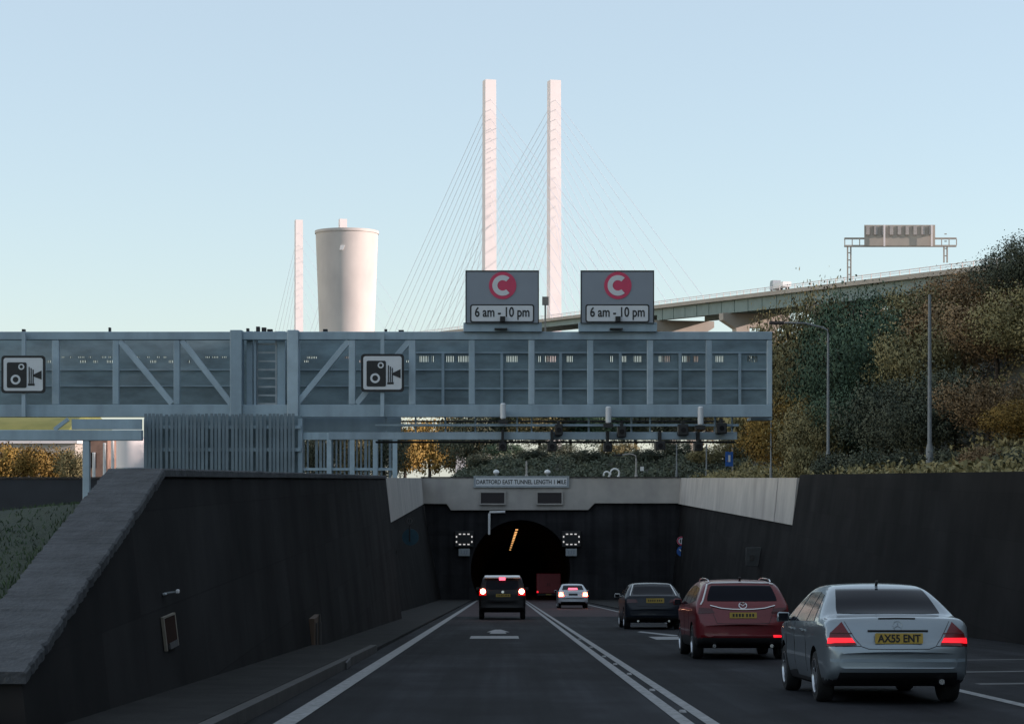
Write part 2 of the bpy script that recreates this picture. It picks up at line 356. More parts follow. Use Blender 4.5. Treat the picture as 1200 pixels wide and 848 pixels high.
# lane symbols: tall stretched arrow and bar in each lane
sheet('lane_bar_marking', [(-0.86, 54.6), (0.46, 54.6), (0.46, 57.4), (-0.86, 57.4)], 0.008, M['paint'], 'white bar painted across the left lane')
sheet('lane_arrow_marking', [(-0.36, 60.2), (0.14, 60.2), (0.10, 62.0), (0.24, 62.0), (-0.02, 65.6), (-0.22, 65.6), (-0.46, 62.0), (-0.32, 62.0)], 0.008, M['paint'], 'white arrow head painted in the left lane')
sheet('lane_bar_marking', [(4.05, 53.6), (5.3, 53.6), (5.3, 56.6), (4.05, 56.6)], 0.008, M['paint'], 'white bar painted across the right lane')
sheet('lane_arrow_marking', [(4.1, 62.2), (4.75, 57.4), (4.95, 57.4), (5.0, 58.4), (4.3, 63.2)], 0.008, M['paint'], 'slanting white stroke painted in the right lane')
for k, y in enumerate([23.2, 27.9, 32.9, 37.0, 41.0, 47.0, 54.0]):
    mb = MB((2.05, y, RZ(y))); z = RZ(y) + 0.002
    mb.hexa([(2.01, y - .08, z), (2.09, y - .08, z), (2.09, y + .08, z), (2.01, y + .08, z), (2.02, y - .05, z + .02), (2.08, y - .05, z + .02), (2.08, y + .05, z + .02), (2.02, y + .05, z + .02)])
    o = mb.build('road_stud', M['paint']); o.location = (2.05, y, RZ(y))
    tag(o, 'small pale road stud set between the two white lines of the double line', 'road stud', 'road studs in the double centre line')

# footway / raised platform on the left
def footblock(name, x0, x1, y0, y1, h, m, label):
    mb = MB()
    mb.hexa([(x0, y0, RZ(y0) - .3), (x1, y0, RZ(y0) - .3), (x1, y1, RZ(y1) - .3), (x0, y1, RZ(y1) - .3),
             (x0, y0, RZ(y0) + h), (x1, y0, RZ(y0) + h), (x1, y1, RZ(y1) + h), (x0, y1, RZ(y1) + h)])
    return tag(mb.build(name, m), label, kind='structure')
footblock('footway', -4.9, -2.83, -5, 44, 0.155, M['footway'], 'raised grey footway between the left wall and the kerb')
footblock('kerb', -2.826, -2.68, -5, 44, 0.15, M['kerb'], 'concrete kerb edging the raised footway')
footblock('footway', -4.9, -2.72, 44.01, 90, 0.075, M['footway'], 'lower footway beyond the end of the raised platform')
footblock('footway', -6.2, -2.72, 90.01, 190, 0.075, M['footway'], 'footway that widens towards the tunnel mouth')
footblock('footway', 6.9, 15.6, 96, 190, 0.06, M['footway'], 'dark pavement between the right lane and the right wall near the tunnel')
# inlet box in the kerb
mb = MB((-2.62, 35.4, RZ(35.4))); y = 35.4
mb.box(-2.676, -2.64, y - .45, y + .45, RZ(y) + .0, RZ(y) + .14)
o = mb.build('kerb_inlet', M['paint_worn'], bevel=0.008); o.location = (-2.62, 35.4, RZ(35.4))
tag(o, 'small pale drain inlet set into the kerb face on the left', 'drain inlet')

# ================================================================== CUTTING WALLS
def wallrun(name, st, m, org, parent, thick=0.65, sign=-1, ztop_off=0.0):
    """st = (y, base x, top x, top z); front face leans back; sign -1: solid lies to the left"""
    mb = MB(org); rows = []
    for (y, xb, xt, zt) in st:
        rows.append([mb.V((xb, y, RZ(y) - 0.35)), mb.V((xt, y, zt + ztop_off)), mb.V((xt + sign * thick, y, zt + ztop_off)), mb.V((xt + sign * (thick + 0.3), y, RZ(y) - 0.35))])
    for a, b in zip(rows, rows[1:]):
        for k in range(4): mb.face([a[k], a[(k + 1) % 4], b[(k + 1) % 4], b[k]])
    mb.face(rows[0]); mb.face(list(reversed(rows[-1])))
    return mb.build(name, m, parent)
LW = [(17.5, -4.0, -4.1, -1.64), (26.2, -4.0, -4.35, 0.13), (50, -4.0, -4.5, 0.115), (83, -4.0, -4.70, 0.10)]
org = (-4.3, 26, RZ(26))
lw = thing('retaining_wall', org, 'black retaining wall on the left with a sloping grey coped end', 'wall')
wallrun('wall_face', LW, M['wall_dark'], org, lw, ztop_off=-0.11)
# coping: rough concrete strip that runs down the sloping end
mb = MB(org); rows = []
N = 60
for i in range(len(LW) - 1):
    a, b = LW[i], LW[i + 1]; n = 120 if i == 0 else 40
    for k in range(n + (i == 2)):
        t = k / n; y = a[0] + (b[0] - a[0]) * t - (0.06 if i == 0 and k == 0 else 0); xt = a[2] + (b[2] - a[2]) * t; zt = a[3] + (b[3] - a[3]) * t
        j = random.uniform(-.011, .011) - (.018 if random.random() < .10 else 0); jz = random.uniform(-.007, .006) - (.008 if k % 13 == 0 else 0)
        rows.append([mb.V((xt + .05 + j, y, zt - .11)), mb.V((xt + .05 + j, y, zt - .02 + jz)), mb.V((xt + .03 + j, y, zt + jz)), mb.V((xt - .34, y, zt + jz * .5)), mb.V((xt - .68 - j, y, zt + jz)), mb.V((xt - .68, y, zt - .11))])
for a, b in zip(rows, rows[1:]):
    for k in range(6): mb.face([a[k], a[(k + 1) % 6], b[(k + 1) % 6], b[k]])
mb.face(rows[0]); mb.face(list(reversed(rows[-1])))
mb.build('coping', M['coping'], lw)

# left wing wall by the portal
LG = [(83.6, -5.0, -6.1, 0.02), (120, -5.1, -6.65, 0.0), (189.7, -5.55, -7.75, 0.0)]
org = (-6.6, 120, RZ(120))
wing = thing('wing_wall', org, 'dark left wing wall with a pale concrete top band beside the tunnel mouth', 'wall')
wallrun('wall_face', LG, M['wall_black'], org, wing, ztop_off=-0.02)
def bandrun(name, st, z0, z1, m, org, parent, sign, front=0.10):
    mb = MB(org); rows = []
    for (y, xb, xt, zt) in st:
        rows.append([mb.V((xt - sign * front - sign * (0 - z0) * 0.10, y, z0)), mb.V((xt - sign * front, y, z1)), mb.V((xt + sign * 0.70, y, z1)), mb.V((xt + sign * 0.70, y, z0))])
    for a, b in zip(rows, rows[1:]):
        for k in range(4): mb.face([a[k], a[(k + 1) % 4], b[(k + 1) % 4], b[k]])
    mb.face(rows[0]); mb.face(list(reversed(rows[-1])))
    return mb.build(name, m, parent)
LB = [(84.0, 0, -6.0, 0), (120, 0, -6.50, 0), (189.6, 0, -7.60, 0)]
bandrun('concrete_band', LB, -2.38, 0.02, M['concrete'], org, wing, -1, 0.16)
# pale joint strip at the corner of wing and portal
mb = MB(org)
mb.tube([(-7.25, 189.2, -2.5), (-6.9, 189.1, -5.2), (-6.2, 189.0, -8.2)], 0.10, 6, 0.05)
mb.build('corner_strip', M['kerb'], wing)
# right side
RWf = [(104.2, 14.0, 15.3, 0.0), (189.7, 15.6, 16.9, 0.0)]
org = (15, 140, RZ(140))
rwing = thing('wing_wall', org, 'dark right wing wall with a tall pale concrete top band and one dark joint', 'wall')
wallrun('wall_face', RWf, M['wall_black'], org, rwing, sign=1, ztop_off=-0.02)
RB = [(104.0, 0, 15.15, 0), (112.0, 0, 15.30, 0)]
bandrun('concrete_band', RB, -2.38, 0.02, M['concrete'], org, rwing, 1, 0.16)
RB = [(112.25, 0, 15.305, 0), (189.6, 0, 16.75, 0)]
bandrun('concrete_band', RB, -2.38, 0.02, M['concrete'], org, rwing, 1, 0.16)
RN = [(-60, 11.4, 11.9, 0.1), (20, 11.7, 12.3, 0.14), (49, 12.5, 13.1, 0.17), (104, 14.0, 15.15, 0.18)]
org = (12.5, 49, RZ(49))
rw = thing('retaining_wall', org, 'tall black retaining wall filling the right side of the cutting', 'wall')
wallrun('wall_face', RN, M['wall_black'], org, rw, sign=1)

# ================================================================== TUNNEL PORTAL
PY = 190.0
BX, BZ, BR = 1.74, -8.50, 4.62
zr = RZ(PY)
org = (BX, PY, zr)
portal = thing('tunnel_portal', org, 'black tunnel mouth with a round arch under a pale concrete fascia', 'tunnel portal')
mb = MB(org)
X0, X1, Z1, Zb = -8.3, 17.6, -0.05, zr - 0.4
a_lo = math.asin((zr - BZ) / BR)
angs = [a_lo + (math.pi - 2 * a_lo) * k / 64 for k in range(65)]
for cx, cz in ((X0, Z1), (X1, Z1)): angs.append(math.atan2(cz - BZ, cx - BX))
angs.sort()
def outer(a):
    c, s_ = math.cos(a), math.sin(a); z0 = BZ + BR * s_
    if s_ <= 0: return (X1 if c > 0 else X0, z0)
    t = min((X1 - BX) / c if c > 1e-9 else 1e9, (X0 - BX) / c if c < -1e-9 else 1e9, (Z1 - BZ) / s_)
    return (BX + c * t, BZ + s_ * t)
IN = [(BX + BR * math.cos(a), BZ + BR * math.sin(a)) for a in angs]; OUT = [outer(a) for a in angs]
fi = [mb.V((x, PY, z)) for x, z in IN]; fo = [mb.V((x, PY, z)) for x, z in OUT]; pass
for k in range(len(angs) - 1):
    mb.face([fi[k], fi[k + 1], fo[k + 1], fo[k]])
mb.build('portal_face', M['face_dark'], portal)
mb = MB(org)
rings = [[mb.V((BX + (BR + .02) * math.cos(a), y, BZ - SLOPE * (y - PY) + (BR + .02) * math.sin(a))) for a in angs] for y in [190.0, 215, 240, 270, 300, 340, 420]]
for a, b in zip(rings, rings[1:]):
    for k in range(len(angs) - 1): mb.face([a[k], b[k], b[k + 1], a[k + 1]])
mb.face(rings[-1])
mb.build('tunnel_lining', mat('tunnel_lining', (0.030, 0.027, 0.026), 0.9, var=0.2, scale=0.8, spec=0.03), portal, smooth=True)
mb = MB(org)
mb.prism([(-7.55, -2.36), (-7.55, 0.03), (16.6, 0.03), (16.6, -2.34), (8.6, -2.34), (8.0, -2.95), (-4.7, -2.98), (-5.1, -2.40)], 0.45, 'XZ', PY - 0.42)
mb.build('concrete_fascia', M['concrete'], portal, bevel=0.03)
mb = MB(org); mb.box(-7.5, 16.6, PY - .50, PY + .5, 0.034, 0.13); mb.build('parapet_rail', M['kerb'], portal)

# name board on the fascia
ppm = F / (PY - .6); y = PY - 0.62
def fx(px): return (px - CX) / F * y
def fz(py): return (HY - py) / F * y
org = (fx(611), y, fz(571))
nb = thing('name_board', org, 'long grey name board with small lettering on the tunnel fascia', 'sign')
mb = MB(org); mb.box(fx(555), fx(667), y, y + .16, fz(571), fz(557.5)); mb.build('board', M['sign_grey'], nb, bevel=.02)
mb = MB(org)
for a in ((555, 667, 571, 569.6), (555, 667, 559, 557.5), (555, 556.2, 569.6, 559), (665.8, 667, 569.6, 559)): mb.box(fx(a[0]), fx(a[1]), y - .03, y - .003, fz(a[2]), fz(a[3]))
mb.build('frame', M['galv'], nb)
mb = MB(org); mb.box(fx(557.5), fx(664.5), y - .012, y - .003, fz(569), fz(559.7)); mb.build('panel', M['sign_white'], nb)
text_mesh('lettering', 'DARTFORD EAST TUNNEL LENGTH 1 MILE', 0.55, (664.5 - 559) / F * y, M['ink'], nb, (0, -.018, fz(564.4) - org[2]), bold=0.012)
# dark matrix boards
for (a, b, lab) in ((563.5, 591, 'dark blank message screen on the fascia above the left lane'), (630, 658, 'dark blank message screen on the fascia above the right lane')):
    org = (fx((a + b) / 2), y, fz(590))
    t = thing('message_screen', org, lab, 'message screen', 'message screens on the tunnel fascia')
    mb = MB(org); mb.box(fx(a), fx(b), y - .02, y + .16, fz(589.5), fz(577)); mb.build('screen', mat('screen', (0.018, 0.012, 0.014), 0.5, var=.3, scale=20), t)
    mb = MB(org)
    for q in ((a - 1.6, b + 1.6, 591.2, 589.6), (a - 1.6, b + 1.6, 577, 575.4), (a - 1.6, a - .05, 589.6, 577), (b + .05, b + 1.6, 589.6, 577)): mb.box(fx(q[0]), fx(q[1]), y - .10, y + .16, fz(q[2]), fz(q[3]))
    mb.build('frame', M['concrete'], t)
# lane signals left and right of the arch
y = PY - 0.55
for (c, lab, lab2) in ((544, 'lane signal with a ring of lit dashes left of the tunnel arch', 'grey plate under the lit dashes left of the arch'), (669.5, 'lane signal with a ring of lit dashes right of the tunnel arch', 'grey plate under the lit dashes right of the arch')):
    org = (fx(c), y, fz(641)); t = thing('lane_signal', org, lab, 'lane signal', 'lane signals beside the tunnel arch')
    mb = MB(org); mb.box(fx(c - 11), fx(c + 11), y, y + .5, fz(640.5), fz(622)); mb.build('housing', M['black'], t, bevel=.03)
    for dx, dy, hor in [(-5, -6, 1), (0, -6, 1), (5, -6, 1), (-5, 6, 1), (0, 6, 1), (5, 6, 1), (-9, -3, 0), (-9, 3, 0), (9, -3, 0), (9, 3, 0)]:
        hw, hh = (1.3, .65) if hor else (.75, 1.0)
        mb = MB(org); mb.box(fx(c + dx - hw), fx(c + dx + hw), y - .05, y - .004, fz(631.5 + dy + hh), fz(631.5 + dy - hh)); mb.build('lit_dash', M['lamp_white'], t)
    mb = MB(org); mb.box(fx(c - 6.5) , fx(c + 6.5), y + .05, y + .16, fz(651), fz(642.5)); s_ = mb.build('plate', M['galv'], t)
    mb = MB(org)
    for k in (-3, 0, 3): mb.box(fx(c + k - .9), fx(c + k + .9), y + .035, y + .047, fz(649), fz(644.5))
    mb.build('plate_marks', M['sign_grey'], t)
# cranked pale pipe in front of the arch
org = fx(574), y, fz(626)
mb = MB(org); mb.tube([(fx(592), y, fz(599.5)), (fx(574), y, fz(600)), (fx(573.4), y, fz(602)), (fx(573.2), y, fz(626))], 0.11, 8)
o = mb.build('conduit_pipe', M['white'], smooth=True); o.location = org; tag(o, 'pale cranked pipe hanging from the fascia over the left of the arch', 'pipe')
# ceiling lamps in the bore
k = 0
for yy in [206, 215, 222, 229, 236, 244, 252, 262, 274, 288, 304, 324]:
    zc = RZ(yy) + 7.0 ; xc = 1.50 - 0.0015 * (yy - 206)
    org = (xc, yy, zc); t = thing('ceiling_lamp', org, 'warm lit lamp in the row on the tunnel ceiling', 'lamp', 'lamps in a row on the tunnel ceiling')
    mb = MB(org); mb.box(xc - .13, xc + .13, yy - 1.5, yy + 1.5, zc - .02, zc + .04); mb.build('lens', M['lamp_warm'], t)
    mb = MB(org); mb.box(xc - .18, xc + .18, yy - 1.6, yy + 1.6, zc + .045, zc + .25); mb.build('housing', M['trim'], t)

# ------------------------------------------------------------------ small things on the walls
# emergency cabinet on the left wall
yy = 32.5; xw = -4.0 - 0.0
def lwx(y, z): # left wall face x
    h = (z - RZ(y)); top = interp(y, [17.5, 26.2, 83], [-4.1, -4.35, -4.70]); tz = interp(y, [17.5, 26.2, 83], [-1.64, .13, .10])
    return -4.0 + (top + 4.0) * h / (tz - RZ(y))
ya = F * 4.12 / (CX - 198); za0 = (HY - 757) / F * ya; za1 = (HY - 720) / F * ya
xa = lwx(ya, za0) + .02; org = (xa, ya, za0)
t = thing('emergency_cabinet', org, 'narrow dark cabinet with a pale frame on the left black wall', 'cabinet')
def cabq(mb, y0, y1, z0, z1, d):
    q = [(lwx(yy_, zz), yy_, zz) for yy_, zz in ((y0, z0), (y1, z0), (y1, z1), (y0, z1))]
    mb.hexa([(x - .02, yy_, zz) for x, yy_, zz in q] + [(x + d, yy_, zz) for x, yy_, zz in q])
zm0, zm1 = za0 - .02, za1
mb = MB(org); cabq(mb, ya - .42, ya + .42, zm0 + .08, zm1 - .03, .012); mb.build('door', mat('cabinet_door', (0.030, 0.014, 0.010), .8, spec=.05), t)
mb = MB(org); cabq(mb, ya - .47, ya - .41, zm0, zm1, .014); cabq(mb, ya + .41, ya + .47, zm0, zm1, .014); cabq(mb, ya - .41, ya + .41, zm1 - .022, zm1, .014); mb.build('frame', mat('cabinet_frame', (.20, .175, .14), .6), t)
mb = MB(org); cabq(mb, ya - .2, ya + .42, zm0, zm0 + .075, .016); mb.build('handle_box', M['paint_worn'], t)
zl = (HY - 693) / F * ya; xl = lwx(ya, zl) + .04; org = (xl, ya, zl)
t = thing('wall_lamp', org, 'small pale lamp on a short arm above the narrow cabinet on the left wall', 'lamp')
mb = MB(org); mb.tube([(xl - .06, ya, zl - .02), (xl + .10, ya, zl)], .014, 6); mb.build('arm', M['galv'], t)
mb = MB(org); mb.box(xl + .09, xl + .13, ya - .04, ya + .04, zl - .02, zl + .03); mb.build('head', M['white'], t, bevel=.01)
mb = MB(org); mb.box(xl - .06, xl - .01, ya - .14, ya - .05, zl - .04, zl - .01); mb.build('bracket', M['galv'], t, bevel=.01)
# second recess
yb = 44.6; zb0 = RZ(yb) + .08; org = (-4.0, yb, zb0)
t = thing('wall_hatch', org, 'brown hatch with pale upright bars at the foot of the left wall', 'hatch')
mb = MB(org); mb.box(-4.2, -4.0, yb - .9, yb + .6, zb0, zb0 + .68); mb.build('door', mat('hatch_brown', (0.09, 0.055, 0.035), .7), t)
for d, h in ((-.55, .6), (.12, .75), (.45, .55)): mb = MB(org); mb.box(-3.995, -3.965, yb + d - .05, yb + d + .05, zb0, zb0 + h * .95); mb.build('upright_bar', M['kerb'], t)
# round signs
def round_sign(px, py, y, r, m, lab, rim=None, post_to=None):
    c = P(px, py, y); t = thing('round_sign', c, lab, 'sign')
    mb = MB(c); mb.lathe(c, [(r, -.02), (r, .02)], 28, 'Y'); mb.build('disc', m, t)
    if rim:
        mb = MB(c); ring_prism(mb, c.x, c.z, r * .72, r * .98, c.y - .035, .012); mb.build('rim', rim, t)
        mb = MB(c)
        for d in (-.22, .22): mb.box(c.x + (d - .12) * r, c.x + (d + .12) * r, c.y - .035, c.y - .023, c.z - .35 * r, c.z + .35 * r)
        mb.build('digits', M['ink'], t)
    return t
yS = 183.0
round_sign(798.5, 633.5, yS, .40, M['sign_white'], 'small round white sign with a dark rim on the right wall by the tunnel', M['sign_red'])
t = round_sign(799, 645.5, yS - .05, .46, M['sign_blue'], 'round blue sign below the white one on the right wall by the tunnel')
c = P(799, 645.5, yS - .05); mb = MB(c)
mb.bar((c.x - .25, c.y - .04, c.z + .18), (c.x + .20, c.y - .04, c.z - .15), .12, .02, up=(0, 1, 0)); mb.build('arrow', M['sign_white'], t)
c = P(798.7, 660, yS + .1); mb = MB(c); mb.tube([(c.x, c.y, RZ(c.y)), (c.x, c.y, P(0, 628, c.y).z)], .045, 8)
o = mb.build('sign_post', M['trim']); o.location = c; tag(o, 'thin dark post carrying the white and blue round signs', 'post')
t = round_sign(480, 610, 118, .26, M['paint_worn'], 'small dull round sign on the left wing wall just below the pale band', M['kerb'])
round_sign(481, 629, 118.1, .48, mat('sign_teal', (0.01, 0.05, 0.075), .5), 'dim blue round sign lower on the left wing wall')
c = P(485, 618, 118); mb = MB(c); mb.box(P(472, 0, 118).x, P(486, 0, 118).x, 118.15, 118.22, c.z - .55, c.z - .47); mb.box(P(480, 0, 118).x - .04, P(480, 0, 118).x + .04, 118.03, 118.15, c.z - .8, c.z + .5)
o = mb.build('sign_bracket', M['trim']); o.location = c; tag(o, 'dark bracket holding the two round signs off the left wing wall', 'bracket')
for px, py0, py1, yy, lab in ((464.5, 645, 666, 112, 'thin pale upright bar low on the left wing wall'),):
    c = P(px, py1, yy); mb = MB(c); mb.box(c.x - .05, c.x + .05, yy - .3, yy - .2, c.z, P(px, py0, yy).z)
    o = mb.build('marker_bar', M['kerb']); o.location = c; tag(o, lab, 'marker')
yy = 117.0; c = P(885, 663, yy); mb = MB(c); t = thing('wall_panel', c, 'square dull grey panel on the dark right wall', 'panel')
mb.box(P(874, 0, yy).x, P(897, 0, yy).x, yy - .05, yy + .05, c.z, P(0, 641, yy).z); mb.build('panel', mat('dull_grey', (0.05, .052, .052), .6, var=.2, scale=3), t, bevel=.02)
mb = MB(c); mb.box(P(878, 0, yy).x, P(883, 0, yy).x, yy - .1, yy - .05, c.z + .3, P(0, 650, yy).z); mb.build('handle', M['kerb'], t)
mb = MB(c)
for px in (876, 895): mb.bar((P(px, 0, yy).x, yy + .05, c.z + .5), (P(px, 0, yy).x + 1.0, yy + .5, c.z + .5), .06, .06)
mb.build('bracket', M['trim'], t)

# ================================================================== GANTRY
GY = 61.0
gp = lambda px, py, y=GY: P(px, py, y)
G0 = P(310, 560, 62.0); G0.z = -0.6
gan = thing('road_gantry', G0, 'long grey steel truss gantry spanning the road with dark backing panels', 'gantry')
def gbox(name, x0, x1, y0, y1, depth, m, Y=GY, bevel=0.012):
    a = P(x0, y1, Y); b = P(x1, y0, Y); mb = MB(G0); mb.box(a.x, b.x, Y, Y + depth, a.z, b.z); return mb.build(name, m, gan, bevel=bevel)
XL0, XR0 = -60, 905
gbox('top_chord', XL0, XR0, 388.5, 398, .30, M['steel'])
gbox('bottom_chord', XL0, XR0, 474, 488.5, .34, M['steel'])
BYk = 64.2
gbox('top_chord', XL0, XR0 - 8, 390.5, 399, .25, M['steel'], BYk); gbox('bottom_chord', XL0, XR0 - 8, 470, 486, .25, M['steel'], BYk)
for px, hw, mm in ((-6, 4, 'steel'), (65, 4.2, 'steel_lt'), (135.5, 3.6, 'steel'), (207, 3.6, 'steel'), (412.5, 3.8, 'steel_lt'), (483, 4, 'steel_lt'), (553, 3.6, 'steel'), (623, 3.6, 'steel_lt'), (692, 3.6, 'steel'), (762, 3.6, 'steel_lt'), (831, 3.6, 'steel'), (902, 3.0, 'steel_lt')):
    gbox('upright', px - hw, px + hw, 398.2, 473.8, .16, M[mm], GY + .02)
for a, b in (((140, 399), (202, 473)), ((213, 399), (271, 473)), ((348, 473), (409, 399)), ((418, 473), (480, 399))):
    mb = MB(G0); p, q = P(*a, GY + .1), P(*b, GY + .1); mb.bar(p, q, .17, .14, up=(0, 1, 0)); mb.build('diagonal', M['steel_lt'], gan, bevel=.01)
# columns down to the ground behind the wall
for x0, x1, yb in ((270, 284, GY), (337, 350, GY)):
    a = P(x0, 388, yb); b = P(x1, 388, yb); mb = MB(G0); mb.box(a.x, b.x, yb - .12, yb + .45, -1.2, a.z + .03); mb.build('column', M['steel_lt'] if x0 > 300 else M['steel'], gan, bevel=.015)
for x0, x1, yb in ((289, 296, 61.3), (297.5, 300, 61.2), (325, 334, 61.4)):
    a = P(x0, 388, yb); b = P(x1, 388, yb); mb = MB(G0); mb.box(a.x, b.x, yb, yb + .2, -1.2, a.z); mb.build('column', M['steel'], gan)
mb = MB(G0)
for py in range(394, 556, 10): mb.box(P(301, 0, 61.5).x, P(324, 0, 61.5).x, 61.5, 61.56, P(0, py, 61.5).z, P(0, py - 2, 61.5).z)
mb.box(P(300.3, 0, 61.5).x, P(302, 0, 61.5).x, 61.49, 61.57, -1.2, P(0, 388, 61.5).z); mb.box(P(322.5, 0, 61.5).x, P(324.5, 0, 61.5).x, 61.49, 61.57, -1.2, P(0, 388, 61.5).z)
mb.build('ladder', M['galv'], gan)
gbox('mid_panel', 286, 337, 389, 478, .05, M['mesh_panel'], 62.6, 0)
# back panels: dark sheeting with slots that show the sky or whatever stands behind
rng = random.Random(3)
def panel_run(x0, x1, rows, Y, name='back_panel'):
    """rows: (ytop, ybot, gaps) ; gaps are px intervals left open"""
    mb = MB(G0)
    for (yt, yb, gaps) in rows:
        xs = x0
        for g0, g1 in sorted(gaps) + [(x1, x1)]:
            g0 = min(max(g0, x0), x1); g1 = min(max(g1, x0), x1)
            if g0 > xs + .2: a = P(xs, yb, Y); b = P(g0, yt, Y); mb.box(a.x, b.x, Y, Y + .03, a.z, b.z)
            xs = max(xs, g1)
    return mb.build(name, M['mesh_panel'], gan)
gl = [(72, 76), (81, 84.5), (92, 100), (104, 108), (118, 124), (127, 131), (160, 163), (171, 176), (184, 188), (192, 195), (208, 211), (240, 247), (249, 256), (259, 266), (12, 20), (33, 40)]
gl2 = [(55, 60), (94, 102), (109, 114), (125, 133), (176, 184), (198, 203), (220, 223)]
panel_run(XL0, 284, [(398, 417.5, []), (417.5, 419.2, gl), (419.2, 422, []), (422, 425, gl2), (425, 475, [])], 63.6)
gm = [(300, 303), (307, 318), (320, 324)]; gm2 = [(359, 371), (404, 410)]
panel_run(346, 483, [(398, 417.5, []), (417.5, 420, gm2), (420, 422, []), (422, 424.5, [(356, 362), (421, 424), (476, 483)]), (424.5, 475, [])], 63.6)
gr = [(491, 502), (506, 509), (523, 533), (536, 549), (593, 607), (630, 635), (638, 652), (663, 671), (714, 718), (729, 734), (743, 752), (772, 786), (799, 809), (812, 818), (838, 848), (876, 888)]
panel_run(483, 899, [(398, 417, []), (417, 424, gr), (424, 475, [])], 63.6)
mb = MB(G0); x = P(XL0, 0, 63.7).x; xe = P(899, 0, 63.7).x; za = P(0, 426, 63.7).z; zb_ = P(0, 415.5, 63.7).z
while x < xe: mb.box(x, x + .039, 63.68, 63.69, za, zb_); x += .052
mb.build('mesh_strip', M['mesh_panel'], gan)
# framing seen on the back panels
mb = MB(G0)
for px in (519, 588, 657, 727, 797, 867): a = P(px - 1.6, 475, 63.45); b = P(px + 1.6, 414, 63.45); mb.box(a.x, b.x, 63.45, 63.52, a.z, b.z)
for py in (413, 433, 455):
    a = P(487, py + .9, 63.53); b = P(899, py - .9, 63.53); mb.box(a.x, b.x, 63.53, 63.57, a.z, b.z)
for py in (433, 452):
    a = P(XL0, py + .6, 63.53); b = P(483, py - .6, 63.53); mb.box(a.x, b.x, 63.53, 63.57, a.z, b.z)
mb.build('panel_framing', M['steel'], gan)
# walkway under the truss and service rails for the cameras
for x0, x1, a, b, Y, mm in ((440, 866, 496.5, 499.5, 61.2, 'steel'), (385, 864, 506, 515, 61.4, 'steel_lt'), (440, 862, 516.5, 519.0, 62.0, 'trim'), (470, 850, 492.5, 494.5, 63.0, 'trim')):
    gbox('service_rail', x0, x1, a, b, .14, M[mm], Y)
gbox('walkway', 330, 470, 488.8, 506, .1, M['steel'], 62.4)
for px in (452, 487, 522, 557, 606, 623, 690, 740, 762, 838, 858): mb = MB(G0); a = P(px - 1, 508, 61.5); b = P(px + 1, 487, 61.5); mb.box(a.x, b.x, 61.5, 61.6, a.z, b.z); mb.build('hanger', M['steel'], gan)
mb = MB(G0); a = P(880, 492, 61.5); b = P(905, 489, 61.5); mb.box(a.x, b.x, 61.5, 62.5, a.z, b.z); mb.build('end_bracket', M['steel'], gan)
# rubbish-sized fittings along the top chord
mb = MB(G0)
for px, h, wd in ((27, 3, 3), (128, 5, 2), (290, 4, 3), (302, 6, 4), (309, 5, 5), (316, 3, 6), (381, 3, 5), (452, 3, 3), (470, 2, 6), (560, 2, 8), (700, 2, 8)):
    a = P(px - wd / 2, 388.6, 61.2); b = P(px + wd / 2, 388.5 - h, 61.2); mb.box(a.x, b.x, 61.2, 61.4, a.z, b.z)
mb.build('top_fittings', M['trim'], gan)

# cameras hung on the service rails
for i, (px, py0, py1, w_) in enumerate([(589, 503, 528, 10), (647, 503, 528, 11), (655, 495, 510, 9), (712.5, 505, 529, 10), (729, 496, 512, 10), (774, 505, 527, 12), (819, 506, 528, 10), (801, 495, 510, 12), (846, 494, 508, 12)]):
    Y = 60.85; c = P(px, py1, Y); low = py1 > 515
    lab = ['dark camera box hanging at the left end of the row under the gantry', 'dark camera box hanging under the gantry left of the gap between the two charge signs', 'dark squat camera box on the rail below the left charge sign', 'dark camera box hanging under the second pale aerial', 'dark squat camera box on the rail below the right charge sign', 'dark wide camera box hanging between the second and third pale aerials', 'dark camera box hanging under the rightmost pale aerial', 'dark squat camera box on the rail just left of the rightmost pale aerial', 'dark squat camera box at the right end of the rail'][i]
    t = thing('traffic_camera', c, lab, 'camera', 'cameras under the gantry')
    a = P(px - w_ / 2, py1, Y); b = P(px + w_ / 2, py1 - (10 if low else 13), Y)
    mb = MB(c); mb.box(a.x, b.x, Y, Y + .5, a.z, b.z); mb.build('housing', M['black'], t, bevel=.02)
    mb = MB(c); mb.lathe((c.x, Y - .005, (a.z + b.z) / 2), [(.07, -.02), (.075, .0), (.06, .004)], 14, 'Y'); mb.build('lens', M['glass'], t)
    mb = MB(c); b2 = P(px, py0, Y); mb.box(c.x - .04, c.x + .04, Y + .1, Y + .55, b.z, max(b.z + .12, b2.z)); mb.build('bracket', M['trim'], t)
for i, (px, py0, py1) in enumerate([(589.5, 470, 491), (713, 474, 496), (821, 474, 498)]):
    Y = 60.6; c = P(px, py1, Y); lab = ['leftmost of the three pale upright aerials below the gantry', 'middle one of the three pale upright aerials below the gantry', 'rightmost of the three pale upright aerials below the gantry'][i]
    t = thing('beacon_aerial', c, lab, 'aerial', 'aerials on the bottom of the gantry')
    mb = MB(c); z1 = P(0, py0 + 2, Y).z; mb.lathe(c, [(.05, 0), (.085, .03), (.085, z1 - c.z - .04), (.05, z1 - c.z)], 14); mb.build('body', M['sign_white'], t, smooth=True)
    mb = MB(c); mb.box(c.x - .05, c.x + .05, Y + .06, Y + .42, c.z + .15, c.z + .26); mb.build('bracket', M['steel'], t)
    mb = MB(c); mb.box(c.x - .14, c.x + .14, Y - .05, Y + .3, c.z - .12, c.z - .005); mb.build('base', M['black'], t)

